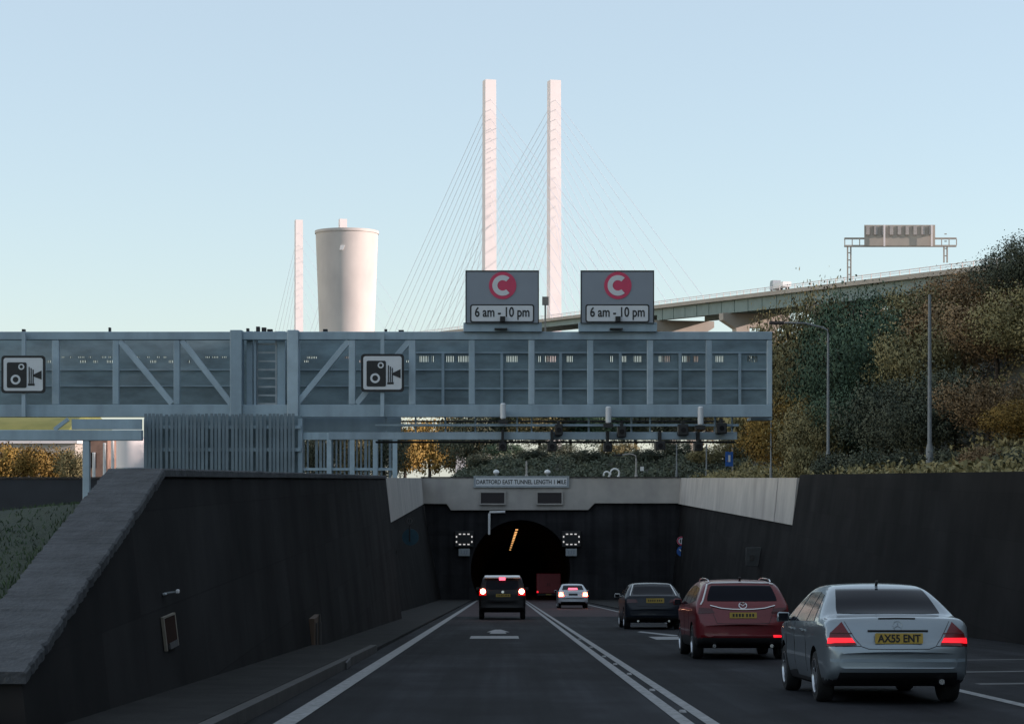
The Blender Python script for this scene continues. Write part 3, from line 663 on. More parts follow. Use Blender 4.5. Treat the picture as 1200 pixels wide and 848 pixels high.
# congestion charge boards on top of the gantry
for (x0, x1, lab) in ((546, 631, 'left grey board with a red C disc standing on the gantry'), (681, 766, 'right grey board with a red C disc standing on the gantry')):
    Y = 60.75; cx = (x0 + x1) / 2; c = P(cx, 389, Y)
    t = thing('charge_sign', c, lab, 'road sign', 'charge signs on top of the gantry')
    a = P(x0, 378.5, Y); b = P(x1, 317.5, Y); mb = MB(c); mb.box(a.x, b.x, Y, Y + .09, a.z, b.z); mb.build('board', M['sign_grey'], t, bevel=.012)
    mb = MB(c); ring = ((x0 - .6, x1 + .6, 318.3, 316.8), (x0 - .6, x0 + .6, 378.5, 318.3), (x1 - .6, x1 + .6, 378.5, 318.3))
    for q in ring: a = P(q[0], q[2], Y); b = P(q[1], q[3], Y); mb.box(a.x, b.x, Y - .012, Y + .11, a.z, b.z)
    mb.build('frame', M['trim'], t)
    a = P(x0 - 3, 388.7, Y + .15); b = P(x1 + 4, 378, Y + .15); mb = MB(c); mb.box(a.x, b.x, Y + .1, Y + .3, a.z, b.z); mb.build('base', M['steel'], t, bevel=.01)
    d = P(cx + .5, 334.5, Y); mb = MB(c); mb.lathe((d.x, Y - .008, d.z), [(.405, -.008), (.405, .006)], 40, 'Y'); mb.build('disc', M['sign_red'], t)
    mb = MB(c); ring_prism(mb, d.x, d.z, .155, .305, Y - .026, .008, 48, 312, 30); mb.build('charge_symbol', M['sign_white'], t)
    a = P(cx - 37.5, 378, Y); b = P(cx + 37.5, 356.5, Y)
    mb = MB(c); mb.prism(rrect(a.x, b.x, a.z, b.z, .07), .008, 'XZ', Y - .014); mb.build('plate_border', M['ink'], t)
    mb = MB(c); mb.prism(rrect(a.x + .04, b.x - .04, a.z + .04, b.z - .04, .05), .006, 'XZ', Y - .022); mb.build('time_plate', M['sign_white'], t)
    tx = text_mesh('lettering', '6 am - 10 pm', .40, 1.62, M['ink'], t, (0, Y - .026 - c.y, (a.z + b.z) / 2 - .0 - c.z), bold=.008)
    a = P(cx - 2.5, 377, Y); b = P(cx + 3.5, 371, Y); mb = MB(c); mb.box(a.x, b.x, Y - .16, Y - .04, a.z, b.z)
    a = P(cx - 9, 386.3, Y); b = P(cx + 6, 384.8, Y); mb.box(a.x, b.x, Y - .2, Y + .1, a.z, b.z); mb.build('lamp_bracket', M['trim'], t)
# small box between the boards
c = P(639, 357, 61.3); mb = MB(c); a = P(635.5, 357, 61.3); b = P(643, 347.5, 61.3); mb.box(a.x, b.x, 61.3, 61.5, a.z, b.z); mb.bar(P(639, 356, 61.4), P(639, 389, 61.4), .05, .05)
o = mb.build('sensor_box', M['bridge_conc']); o.location = c; tag(o, 'small brown box on a pole between the two charge signs', 'sensor')

# speed camera symbol boards
for (x0, x1, y0, y1, lab, px) in ((1.5, 53, 416.5, 460.5, 'white board with a black speed camera symbol at the left end of the gantry', 27.5), (423, 473.5, 414.5, 459, 'white board with a black speed camera symbol right of the gantry column', 448)):
    Y = 60.72; c = P((x0 + x1) / 2, y1, Y)
    t = thing('camera_sign', c, lab, 'road sign', 'speed camera boards on the gantry')
    a = P(x0, y1, Y); b = P(x1, y0, Y); W_, H_ = b.x - a.x, b.z - a.z
    mb = MB(c); mb.prism(rrect(a.x, b.x, a.z, b.z, .10), .05, 'XZ', Y); mb.build('border', M['ink'], t)
    mb = MB(c); mb.prism(rrect(a.x + .07, b.x - .07, a.z + .07, b.z - .07, .07), .008, 'XZ', Y - .010); mb.build('face', M['sign_white'], t)
    U = lambda u: a.x + u * W_
    V_ = lambda v: b.z - v * H_
    mb = MB(c); mb.prism(rrect(U(.13), U(.58), V_(.86), V_(.18), .05), .008, 'XZ', Y - .020); mb.build('camera_body', M['ink'], t)
    mb = MB(c); ring_prism(mb, U(.33), V_(.64), .085, .145, Y - .030, .008); ring_prism(mb, U(.46), V_(.30), .05, .09, Y - .030, .008); mb.build('lens_rings', M['sign_white'], t)
    mb = MB(c)
    for u in (.625, .67, .715): mb.box(U(u), U(u + .025), Y - .020, Y - .012, V_(.74), V_(.30 + (u - .625) * .8))
    mb.prism([(U(.74), V_(.56)), (U(.92), V_(.64)), (U(.92), V_(.40)), (U(.74), V_(.50))], .008, 'XZ', Y - .020)
    mb.box(U(.61), U(.76), Y - .020, Y - .012, V_(.80), V_(.745)); mb.build('bellows', M['ink'], t)
    mb = MB(c); p0 = P(px - 2.2, 488, Y + .06); p1 = P(px + 2.2, 390, Y + .06); mb.box(p0.x, p1.x, Y + .055, Y + .20, p0.z, p1.z); mb.build('post', M['steel_lt'], t)

# ------------------------------------------------------------------ left verge: fence screen, frame, dark wall
Y = 55.0; x0, x1 = P(169, 0, Y).x, P(352, 0, Y).x; c = Vector(((x0 + x1) / 2, Y, -1.0))
t = thing('palisade_fence', c, 'grey palisade screen of close upright slats round the foot of the gantry', 'fence')
mb = MB(c); k = x0; rng = random.Random(5); i = 0
while k < x1 - .1:
    wv = .075; gap = .028 if rng.random() < .8 else .07
    mb.box(k, k + wv, Y + (.03 if i % 2 else 0), Y + .03 + (.03 if i % 2 else 0), -1.05, 1.73 + rng.uniform(-.02, .01)); k += wv + gap; i += 1
mb.build('slats', M['fence_grey'], t)
mb = MB(c); mb.box(x0, x1, Y + .30, Y + .33, -1.05, 1.68); mb.build('backing', M['mesh_panel'], t)
mb = MB(c)
for z in (1.33, .72, -.1): mb.box(x0, x1, Y + .07, Y + .14, z, z + .09)
mb.build('rails', M['steel'], t)
for px in (170, 214, 262, 308, 351):
    p = P(px, 0, Y); mb = MB(c); mb.box(p.x - .06, p.x + .06, Y + .15, Y + .27, -1.2, 1.60); mb.build('post', M['steel'], t)
Y = 54.2; c = P(100, 600, Y); c.z = -1.05
t = thing('height_barrier', c, 'grey horizontal beam on a slim post over the left verge', 'barrier')
a = P(-40, 516, Y); b = P(166, 503.5, Y); mb = MB(c); mb.box(a.x, b.x, Y, Y + .25, a.z, b.z); mb.build('beam', M['steel'], t, bevel=.015)
a = P(-40, 503, Y + .6); b = P(166, 490, Y + .6); mb = MB(c); a2 = P(84, 503, Y + .6); mb.box(a2.x, b.x, Y + .6, Y + .7, a2.z, b.z - .02)
mb.bar(P(64, 503, Y + .6), P(80, 491, Y + .6), .1, .1, up=(0, 1, 0)); mb.build('infill_panel', M['steel'], t)
p = P(100.5, 0, Y); mb = MB(c); mb.box(p.x - .09, p.x + .09, Y + .02, Y + .2, -1.15, P(0, 516, Y).z); mb.build('post', M['steel_lt'], t, bevel=.01)
p = P(-36, 0, Y); mb = MB(c); mb.box(p.x - .09, p.x + .09, Y + .02, Y + .2, -1.15, P(0, 516, Y).z); mb.build('post', M['steel_lt'], t, bevel=.01)
Y = 57.5; c = P(40, 604, Y); c.z = -1.1
mb = MB(c); mb.box(-40, P(128, 0, Y).x, Y, Y + .3, -1.3, P(0, 560.5, Y).z)
t = thing('parapet_wall', c, 'long low dark wall beyond the grass on the far left', 'wall')
mb.build('wall_body', mat('navy_wall', (0.030, 0.034, 0.042), .8, var=.25, scale=.8), t)
mb = MB(c); mb.box(-40, P(128, 0, Y).x, Y - .04, Y + .34, P(0, 560.4, Y).z, P(0, 558.6, Y).z); mb.build('capping', M['kerb'], t)
Y = 50.0; c = P(116, 592, Y); c.z = -.95
t = thing('small_notice', c, 'small pale framed notice on a short post behind the left coping', 'sign')
a = P(108, 592, Y); b = P(125, 574.5, Y)
mb = MB(c); mb.prism(rrect(a.x, b.x, a.z, b.z, .04), .04, 'XZ', Y); mb.build('frame', M['galv'], t)
mb = MB(c); mb.box(a.x + .05, b.x - .04, Y - .006, Y - .003, a.z + .04, b.z - .05); mb.build('panel', M['sign_grey'], t)
mb = MB(c); mb.box(c.x - .03, c.x + .03, Y + .045, Y + .1, -1.1, a.z + .1); mb.build('post', M['galv'], t)

# ------------------------------------------------------------------ buildings left beyond
def building(name, x0, x1, y0, y1, Y, d, zb, m, lab, win=(), roof=None, ribs=0):
    a = P(x0, y1, Y); b = P(x1, y0, Y); c = Vector(((a.x + b.x) / 2, Y, zb)); t = thing(name, c, lab, 'building')
    mb = MB(c); mb.box(a.x, b.x, Y, Y + d, zb, b.z)
    if ribs:
        k = a.x
        while k < b.x: mb.box(k, k + ribs * .35, Y - .08, Y - .002, zb, b.z - .02); k += ribs
    mb.build('wall', m, t)
    for (u0, u1, v0, v1) in win:
        p = P(u0, v1, Y); q = P(u1, v0, Y); mb = MB(c); mb.box(p.x, q.x, Y - .14, Y - .005, p.z, q.z); mb.build('window', M['glass'], t)
    mb = MB(c); mb.box(a.x - .2, b.x + .2, Y - .2, Y + d + .2, b.z + .003, b.z + .28); mb.build('roof', roof or M['kerb'], t)
    return t
Y = 150.0; c = P(415, 556, Y); c.z = -1.0
t = thing('railing_screen', c, 'tall open grey railing screen right of the palisade behind the gantry foot', 'fence')
xa_, xb_ = P(350, 0, Y).x, P(464, 0, Y).x; rng = random.Random(12); k = xa_; mb = MB(c)
while k < xb_:
    if rng.random() < .93: mb.box(k, k + rng.choice((.13, .13, .2)), Y + .02, Y + .08, -1.05, P(0, 491, Y).z)
    k += .30
mb.build('slats', M['fence_grey'], t)
for z0, z1 in ((505, 515), (489, 492), (548, 551)): mb = MB(c); mb.box(xa_, xb_, Y - .12, Y - .01, P(0, z1, Y).z, P(0, z0, Y).z); mb.build('rail', M['steel'], t)
for px in (352, 386, 413, 440, 463): mb = MB(c); x = P(px, 0, Y).x; mb.box(x - .17, x + .17, Y - .35, Y - .13, -1.05, P(0, 489, Y).z); mb.build('post', M['steel'], t)
building('brick_building', 101, 126, 512, 552, 178, 6, -1.2, mat('brick', (0.26, .16, .12), .85, var=.2, scale=2), 'small brown brick building between the slim post and the pale tank', [(107, 113, 530, 548)])
c = P(153, 560, 172); c.z = -1.1; t = thing('storage_tank', c, 'pale round storage tank lit by the sun left of the palisade screen', 'tank')
r = (170 - 137) / 2 / F * 172; h = P(0, 513.5, 172).z - c.z
mb = MB(c); mb.lathe(c, [(r, 0), (r, h)], 40); mb.build('shell', M['white_concrete'], t, smooth=True)
mb = MB(c); mb.lathe(c, [(r + .03, h * .42), (r + .03, h * .45)], 40); mb.build('band', M['galv'], t)
mb = MB(c); mb.lathe((c.x, c.y, c.z + h + .002), [(r * 1.02, 0), (r * 1.02, .08), (.1, .3)], 40); mb.build('roof', M['galv'], t)
for px, y0, y1, lab in ((122.5, 519, 555, 'thin white post left of the pale tank'), (132, 513, 556, 'thicker white post touching the left of the pale tank'), (110, 530, 558, 'short white box post beside the slim grey post')):
    c = P(px, 560, 165); c.z = -1.05; mb = MB(c); z1 = P(0, y0, 165).z; mb.lathe(c, [(.14, 0), (.12, z1 - c.z - .1), (.15, z1 - c.z - .05), (.1, z1 - c.z)], 12)
    o = mb.build('bollard_post', M['white'], smooth=True); o.location = c; tag(o, lab, 'post')
# low pale parapet lit at far left
c = P(60, 514, 300); c.z = -1; mb = MB(c); t = thing('low_shed', c, 'long low shed roof behind the yellow trees at far left', 'building')
a = P(-30, 560, 300); b = P(88, 516, 300); mb.box(a.x, b.x, 300, 312, -1.2, P(0, 519.5, 300).z); mb.build('wall', M['bridge_conc'], t)
mb = MB(c); mb.box(a.x - .4, b.x + .4, 299.6, 312.4, P(0, 519.4, 300).z, P(0, 515.5, 300).z); mb.build('roof', M['white_concrete'], t)
# far grassy mound
mb = MB(); nx, ny = 40, 12
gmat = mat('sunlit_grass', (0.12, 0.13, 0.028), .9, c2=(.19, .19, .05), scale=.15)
rows = [[mb.V((-260 + 176 * i / nx, 420 + 90 * j / ny, -1.5 + 16.0 * math.sin(math.pi * j / ny) ** .6 * sstep(-84, -92, -260 + 176 * i / nx))) for i in range(nx + 1)] for j in range(ny + 1)]
for a, b in zip(rows, rows[1:]):
    for k in range(nx): mb.face([a[k], a[k + 1], b[k + 1], b[k]])
tag(mb.build('hill', gmat, smooth=True), 'sunlit grassy mound in the far left distance', kind='structure')

# ================================================================== TOWER
TY = 420.0; c = P(406.5, 560, TY); c.z = -1.2
t = thing('ventilation_tower', c, 'pale concrete tower that widens upwards lit from the right', 'tower')
ppm = F / TY; zt = P(0, 271.5, TY).z; z388 = P(0, 388, TY).z
def tr(z): return (32.3 + (36.6 - 32.3) * (z - z388) / (zt - z388)) / ppm
mb = MB(c); mb.lathe(c, [(tr(z), z - c.z) for z in [c.z + (zt - c.z) * k / 12 for k in range(13)]], 72); mb.build('shaft', M['tower_concrete'], t, smooth=True)
mb = MB(c); mb.lathe(c, [(tr(zt) + .14, zt - c.z - .5), (tr(zt) + .14, zt - c.z + .06), (tr(zt) - .4, zt - c.z + .06)], 72); mb.build('rim', M['tower_concrete'], t, smooth=True)
q = P(403, 294, TY); mb = MB(c); mb.hexa([(q.x - .4, q.y - 6.4, q.z - .5), (q.x + .3, q.y - 6.4, q.z - .5), (q.x + .3, q.y - 6.05, q.z - .5), (q.x - .4, q.y - 6.05, q.z - .5), (q.x - .2, q.y - 6.4, q.z + .45), (q.x + .7, q.y - 6.4, q.z + .45), (q.x + .7, q.y - 6.0, q.z + .45), (q.x - .2, q.y - 6.0, q.z + .45)])
mb.build('lamp_housing', M['white'], t)

# ================================================================== CABLE STAYED BRIDGE
BC = Vector((8, 815, 0)); BU = Vector((-.267, .964, 0)).normalized(); BV = Vector((BU.y, -BU.x, 0))   # BU away from us, BV to the right
def bpt(t, v, z): return BC - BU * t + BV * v + Vector((0, 0, z))         # t metres towards us from the near pylons
def dz(t): return (61.0 + .0 if t < -100 else 61.0) - .040 * max(t, -220) + (-.04 * (t + 220) * 0)
BO = Vector((8, 815, -1.5))
br = thing('cable_stayed_bridge', BO, 'tall cable stayed bridge with pale square pylons and a rising green grey approach deck', 'bridge')
def hexa_t(mb, t0, t1, v0, v1, za, zb):   # za, zb: functions of t
    mb.hexa([bpt(t0, v0, za(t0)), bpt(t0, v1, za(t0)), bpt(t1, v1, za(t1)), bpt(t1, v0, za(t1)), bpt(t0, v0, zb(t0)), bpt(t0, v1, zb(t0)), bpt(t1, v1, zb(t1)), bpt(t1, v0, zb(t1))])
def pylon(t, v, ztop, wd, nm):
    mb = MB(BO)
    def ring(z, s): return [bpt(t - s / 2, v - s / 2, z), bpt(t - s / 2, v + s / 2, z), bpt(t + s / 2, v + s / 2, z), bpt(t + s / 2, v - s / 2, z)]
    mb.hexa(ring(-2, wd * 1.1) + ring(ztop, wd * .98)); mb.build('pylon', M['white_concrete'], br)
NP = -440.0
pyl = {}
for nm, t, v, px, topy in (('a', 0, -13.4, 574, 94.5), ('b', 0, 13.4, 650, 95), ('c', NP, -13.5, 345, 258), ('d', NP, 13.5, 395, 257)):
    y = bpt(t, v, 0).y; zt = (HY - topy) / F * y; pyl[nm] = (t, v, zt); pylon(t, v, zt, 4.5, nm)
# deck in lengths
segs = [(-900, NP, -1), (NP, -220, 0), (-220, 0, 0), (0, 90, 0), (90, 181, 0), (181, 240, 1), (240, 300, 1), (300, 360, 1), (360, 420, 1), (420, 480, 1), (480, 560, 1)]
def dk(t): return 61.0 - .040 * max(t, -220) - (.04 * max(0, -220 - t) if t < -220 else 0) - 0
for t0, t1, kind in segs:
    mb = MB(BO)
    hexa_t(mb, t0, t1, -9.6, 9.6, lambda t: dk(t) - 1.1, lambda t: dk(t)); mb.build('deck', M['bridge_conc'], br)
    gd = 4.6 if kind == 1 else 3.0
    mb = MB(BO)
    for v in (-8.2, 7.6): hexa_t(mb, t0, t1, v, v + .6, lambda t: dk(t) - gd, lambda t: dk(t) - 1.102)
    if kind == 1:
        n = 6
        for k in range(n): tt = t0 + (t1 - t0) * (k + .5) / n; mb.hexa([bpt(tt - .15, -8.34, dk(tt) - gd), bpt(tt - .15, -8.2, dk(tt) - gd), bpt(tt + .15, -8.2, dk(tt) - gd), bpt(tt + .15, -8.34, dk(tt) - gd), bpt(tt - .15, -8.34, dk(tt) - 1.2), bpt(tt - .15, -8.2, dk(tt) - 1.2), bpt(tt + .15, -8.2, dk(tt) - 1.2), bpt(tt + .15, -8.34, dk(tt) - 1.2)])
    mb.build('girder', M['girder'], br)
    mb = MB(BO)
    for v in (-9.55, 9.45):
        hexa_t(mb, t0, t1, v, v + .12, lambda t: dk(t) + .95, lambda t: dk(t) + 1.15); hexa_t(mb, t0, t1, v, v + .1, lambda t: dk(t) + .5, lambda t: dk(t) + .62)
        n = max(2, int((t1 - t0) / 5))
        for k in range(n): tt = t0 + (t1 - t0) * k / n; mb.hexa([bpt(tt, v, dk(tt) + .01), bpt(tt, v + .14, dk(tt) + .01), bpt(tt + .25, v + .14, dk(tt) + .01), bpt(tt + .25, v, dk(tt) + .01), bpt(tt, v, dk(tt) + 1.2), bpt(tt, v + .14, dk(tt) + 1.2), bpt(tt + .25, v + .14, dk(tt) + 1.2), bpt(tt + .25, v, dk(tt) + 1.2)])
    mb.build('parapet', M['white_concrete'], br)
# piers with hammerheads
for t in (181, 240, 300, 360, 420, 480):
    mb = MB(BO); zc = dk(t) - 4.65
    poly = [(-10.2, zc), (10.2, zc), (10.2, zc - 2.0), (6.2, zc - 4.4), (5.2, zc - 60 if False else -2), (2.2, -2), (2.2, zc - 4.0), (-2.2, zc - 4.0), (-2.2, -2), (-5.2, -2), (-6.2, zc - 4.4), (-10.2, zc - 2.0)]
    A = [mb.V(bpt(t - 1.6, v, z)) for v, z in poly]; B = [mb.V(bpt(t + 1.6, v, z)) for v, z in poly]
    mb.face(A); mb.face(list(reversed(B)))
    for i in range(len(A)): mb.face([A[i], B[i], B[(i + 1) % len(A)], A[(i + 1) % len(A)]])
    mb.build('pier', M['bridge_conc'], br)
cabm = mat('stay_cable', (0.62, 0.63, 0.68), .5, var=.05, scale=.05)
for nm, n in (('a', 14), ('b', 14), ('c', 7), ('d', 7)):
    t, v, zt = pyl[nm]; sg = -1 if v < 0 else 1
    for k in range(n):
        f = (k + 1) / n
        for side, span in ((1, 181), (-1, 222)):
            if nm in 'cd': side = -side
            tt = t + side * span * (0.10 + .90 * f); za = zt - 8 - (1 - f) * (zt - 61) * .55
            mb = MB(BO); mb.tube([bpt(t + side * 2.2, v, za), bpt(tt, sg * 10.2, dk(tt) - .6)], .075, 5); mb.build('cable', cabm, br)
# sign gantry on the approach deck
tg = 345; yb = bpt(tg, 0, 0).y; c = bpt(tg, 0, dk(tg))
t = thing('motorway_gantry', c, 'sign gantry with a ribbed pale board seen from behind on the bridge approach', 'gantry')
def gz(py, yy): return (HY - py) / F * yy
yy = 480.0
c0 = P(990, 290, yy); c1 = P(1121, 290, yy)
mb = MB(c); mb.box(c0.x, c1.x, yy, yy + 1.0, gz(289, yy), gz(287, yy)); mb.box(c0.x, c1.x, yy, yy + 1.0, gz(280, yy), gz(278.3, yy))
for k in range(16): x = c0.x + (c1.x - c0.x) * k / 15; mb.box(x - .1, x + .1, yy - .01, yy + .15, gz(287, yy), gz(280, yy))
mb.build('truss', M['bridge_conc'], t)
a = P(1013, 288, yy - .4); b = P(1096, 263.5, yy - .4); mb = MB(c); mb.box(a.x, b.x, yy - .3, yy - .15, a.z, b.z); mb.build('sign_board', M['bridge_conc'], t)
mb = MB(c)
for k in range(9):
    x = a.x + (b.x - a.x) * (k + .2) / 9; mb.box(x, x + .8, yy - .75, yy - .31, gz(275.5, yy), gz(265, yy))
mb.build('board_ribs', mat('rib_grey', (0.40, .37, .345), .7), t)
mb = MB(c)
for px in (1035.5, 1091): mb.box(P(px - 1, 0, yy).x, P(px + 1, 0, yy).x, yy - 1.0, yy - .8, gz(289, yy), gz(264, yy))
mb.build('walkway_post', M['white_concrete'], t)
for px in (995.5, 1108.5):
    x = P(px, 0, yy).x; zb = gz(322, yy) if px < 1000 else gz(300, yy)
    mb = MB(c); mb.box(x - .5, x - .25, yy + .1, yy + .7, zb - 1.5, gz(287, yy)); mb.box(x + .25, x + .5, yy + .1, yy + .7, zb - 1.5, gz(287, yy))
    for k in range(4): z = zb + k * 1.7; mb.box(x - .25, x + .25, yy + .2, yy + .6, z, z + .2)
    mb.build('leg', M['bridge_conc'], t)
# lorry on the deck
tl = 270; c = bpt(tl, -6, dk(tl)); t = thing('box_lorry', c, 'tiny pale lorry driving along the bridge approach deck', 'lorry')
rz = math.atan2(BU.y, BU.x) - math.pi / 2; t.rotation_euler = (0, 0, rz)
mb = MB(); mb.box(-1.2, 1.2, -7, -.2, .9, 2.2); mb.build('flatbed_load', M['white'], t)
mb = MB(); mb.prism([(0, .7), (2.1, .7), (2.1, 2.0), (1.7, 3.1), (0, 3.2)], 2.3, 'YZ', -1.15); mb.build('cab', M['galv'], t)
for px_ in (-5.5, -4.4, 1.2):
    for s in (-1.1, .8): mb = MB(); mb.lathe((s, px_, .5), [(.5, 0), (.5, .3)], 16, 'X'); mb.build('wheel', M['tyre'], t)

# ================================================================== STREET COLUMNS
def pole(name, px, yb_px, yt_px, Y, r0, r1, lab, arm=None, cat='lamp post', zb=None, m='post_grey'):
    a = P(px, yb_px, Y); b = P(px, yt_px, Y)
    if zb is not None: a.z = zb
    t = thing(name, a, lab, cat)
    mb = MB(a); h = b.z - a.z
    mb.lathe(a, [(r0 * 1.7, 0), (r0 * 1.7, h * .16), (r0, h * .19), (r1, h)], 12); mb.build('pole', M[m], t, smooth=True)
    if arm:
        ex, ey = arm; e = P(ex, ey, Y); mb = MB(a)
        mb.tube([b + Vector((0, 0, -.02)), b + Vector((-.03, 0, .22)), b + Vector((-.25, 0, .36)), b + (e - b) * .5 + Vector((0, 0, .28)), e], r1 * .8, 8); mb.build('arm', M[m], t, smooth=True)
        d = 1 if ex > px else -1; mb = MB(a); mb.box(min(e.x - .1 * d, e.x + .7 * d), max(e.x - .1 * d, e.x + .7 * d), Y - .14, Y + .14, e.z - .10, e.z + .07); mb.build('lantern', M['trim'], t, bevel=.03)
    return t
pole('lamp_post', 970.5, 558, 392, 108, .085, .06, 'grey lamp post with a long arm reaching left in front of the trees', (917, 378), zb=0.0)
pole('lamp_post', 1089.5, 556, 345, 92, .10, .07, 'tall straight grey column in front of the trees on the right', None, zb=0.0)
pole('lamp_post', 903.5, 558, 489, 122, .05, .04, 'slim grey column rising from the right wall to the end of the gantry', None, zb=0.0)
pole('lamp_post', 745.5, 560, 537, 192, .09, .07, 'small lamp post with a short arm behind the pale fascia', (728, 533), zb=0.0, m='concrete')
pole('slim_post', 793, 560, 520, 191.5, .07, .06, 'left of three slim posts standing on the tunnel fascia', cat='post', zb=0.05)
pole('slim_post', 828, 560, 520, 191.5, .08, .07, 'middle of three slim posts standing on the tunnel fascia', cat='post', zb=0.05)
t = pole('sign_pole', 858.5, 560, 520, 191.5, .08, .07, 'right of three slim posts on the fascia with a small blue sign', cat='post', zb=0.05, m='concrete')
org = t.location
mb = MB(org); a = P(850, 546, 191.2); b = P(859, 529, 191.2); mb.box(a.x, b.x, 191.2, 191.25, a.z, b.z); mb.build('blue_plate', M['sign_blue'], t)
mb = MB(org); a = P(853.5, 541, 191.18); b = P(856, 533, 191.18); mb.box(a.x, b.x, 191.17, 191.196, a.z, b.z); mb.build('arrow_mark', M['sign_white'], t)
pole('slim_post', 617, 560, 540, 191, .09, .08, 'pale short post behind the name board on the fascia', cat='post', zb=0.05, m='concrete')
for px, lab in ((581.5, 'white dome camera on a stub behind the left end of the name board'), (641.5, 'white dome camera on a stub behind the right part of the name board')):
    c = P(px, 559, 190.6); c.z = .1; t = thing('dome_camera', c, lab, 'camera', 'dome cameras on the tunnel parapet')
    mb = MB(c); mb.lathe((c.x, c.y, c.z + .22), [(.12, 0), (.24, .08), (.30, .22), (.24, .38), (.1, .46), (.02, .48)], 18); mb.build('dome', M['white'], t, smooth=True)
    mb = MB(c); mb.lathe(c, [(.09, -.04), (.09, .24)], 10); mb.build('stub', M['galv'], t)
for px, w_, lab in ((720.5, 5.2, 'larger white hoop shaped vent pipe on the tunnel parapet'), (711, 3.4, 'smaller white hoop shaped vent pipe on the tunnel parapet')):
    c = P(px, 559, 190.7); c.z = .1; r = w_ / F * 190.7; mb = MB(c)
    mb.tube([(c.x + r * math.cos(a), c.y, c.z + .35 * w_ / 5.2 + r * math.sin(a)) for a in [R_(200 - 250 * k / 14) for k in range(15)]], .085, 8)
    mb.tube([(c.x + r * .9, c.y, c.z - .04), (c.x + r * .95, c.y, c.z + .3 * w_ / 5.2)], .085, 8)
    o = mb.build('vent_pipe', M['white'], smooth=True); o.location = c; tag(o, lab, 'pipe')
c = P(752.5, 549, 195); c.z = hill_h(c.x, 195) - .2; t = thing('marker_post', c, 'short post with a white reflector on the dark bank behind the fascia', 'marker')
mb = MB(c); mb.lathe(c, [(.06, 0), (.06, P(0, 551, 195).z - c.z)], 8); mb.build('post', M['trim'], t)
mb = MB(c); mb.box(c.x - .16, c.x + .16, 194.9, 195.1, P(0, 551.5, 195).z, P(0, 546.5, 195).z); mb.build('reflector', M['white'], t)
for px, Y, lab in ((1002, 106, 'tiny white box on the top edge of the right wall near the lamp post'), (1190, 70, 'tiny white box on the top edge of the right wall at the picture edge')):
    c = P(px, 555, Y); c.z = zR(max(XRg(Y), c.x) , Y); c.x = max(c.x, XRg(Y) + .05); mb = MB(c); mb.box(c.x - .14, c.x + .14, Y - .1, Y + .1, c.z - .1, c.z + .32)
    o = mb.build('junction_box', M['white'], bevel=.02); o.location = c; tag(o, lab, 'box')

# ================================================================== TREES
def crown_mesh(name, seed, nclump, nleaf, leaf, sy=1.0, flat=.5):
    rg = random.Random(seed); bm = bmesh.new()
    lob = [(Vector((rg.gauss(0, 1), rg.gauss(0, 1), rg.gauss(0, .8))).normalized(), rg.uniform(-.28, .34)) for _ in range(12)]
    nrm = []
    for c in range(nclump):
        d = Vector((rg.gauss(0, 1), rg.gauss(0, 1), rg.gauss(0, 1))).normalized()
        rr = min(1.14, 1 + sum(a * max(0, d.dot(v)) ** 6 for v, a in lob))
        rad = rr * (rg.random() ** .38) * (.92 if d.z > -.4 else .8)
        cc = Vector((d.x * rad, d.y * rad, d.z * rad * flat * 2 * .62 + .0))
        cs = rg.uniform(.07, .20)
        for l in range(nleaf):
            p = cc + Vector((rg.gauss(0, cs), rg.gauss(0, cs), rg.gauss(0, cs * .8)))
            if (p - cc).length > 2.2 * cs: p = cc + (p - cc) * (1.2 * cs / (p - cc).length)
            n = Vector((rg.gauss(0, 1), rg.gauss(0, 1), rg.gauss(.5, 1))).normalized()
            u = n.orthogonal().normalized(); u = Matrix.Rotation(rg.uniform(0, 6.28), 3, n) @ u; v = n.cross(u)
            s = leaf * rg.uniform(.6, 1.35)
            cn = ((p - cc).normalized() * .75 + p.normalized() * .55 + n * .45 + Vector((0, 0, .2))).normalized()
            q = [p - u * s, p - v * s * .5 + u * s * .1, p + u * s, p + v * s * .5 + u * s * .1]
            if n.dot(cn) < 0: q.reverse()
            bm.faces.new([bm.verts.new(x) for x in q]); nrm += [cn] * 4
    me = bpy.data.meshes.new(name); bm.to_mesh(me); bm.free()
    me.polygons.foreach_set('use_smooth', [True] * len(me.polygons)); me.normals_split_custom_set_from_vertices([tuple(v) for v in nrm]); return me
def trunk_mesh(name, seed):
    """unit tree: trunk to z=1, limbs into the crown"""
    rg = random.Random(seed); mb = MB()
    mb.tube([(0, 0, -.05), (.01, .01, .2), (-.01, .02, .42), (.015, 0, .66), (0, 0, .86)], .032, 8, .006)
    for k in range(8):
        a = rg.uniform(0, 6.28); z0 = rg.uniform(.25, .6); L = rg.uniform(.2, .34)
        d = Vector((math.cos(a), math.sin(a), rg.uniform(.6, 1.3))).normalized()
        p0 = Vector((0, 0, z0)); mb.tube([p0, p0 + d * L * .5 + Vector((0, 0, .02)), p0 + d * L + Vector((0, 0, .06))], .013, 5, .003)
    bmesh.ops.recalc_face_normals(mb.bm, faces=mb.bm.faces)
    me = bpy.data.meshes.new(name); mb.bm.to_mesh(me); mb.bm.free(); me.materials.append(M['bark']); return me
CR = [crown_mesh('crown', 11 + i, 210, 72, .025) for i in range(4)]
CRF = [crown_mesh('crown', 31 + i, 130, 50, .045) for i in range(2)]
TK = [trunk_mesh('trunk', 5 + i) for i in range(3)]
for me in CR + CRF: me.materials.append(M['leaf_olive'])
tcount = 0
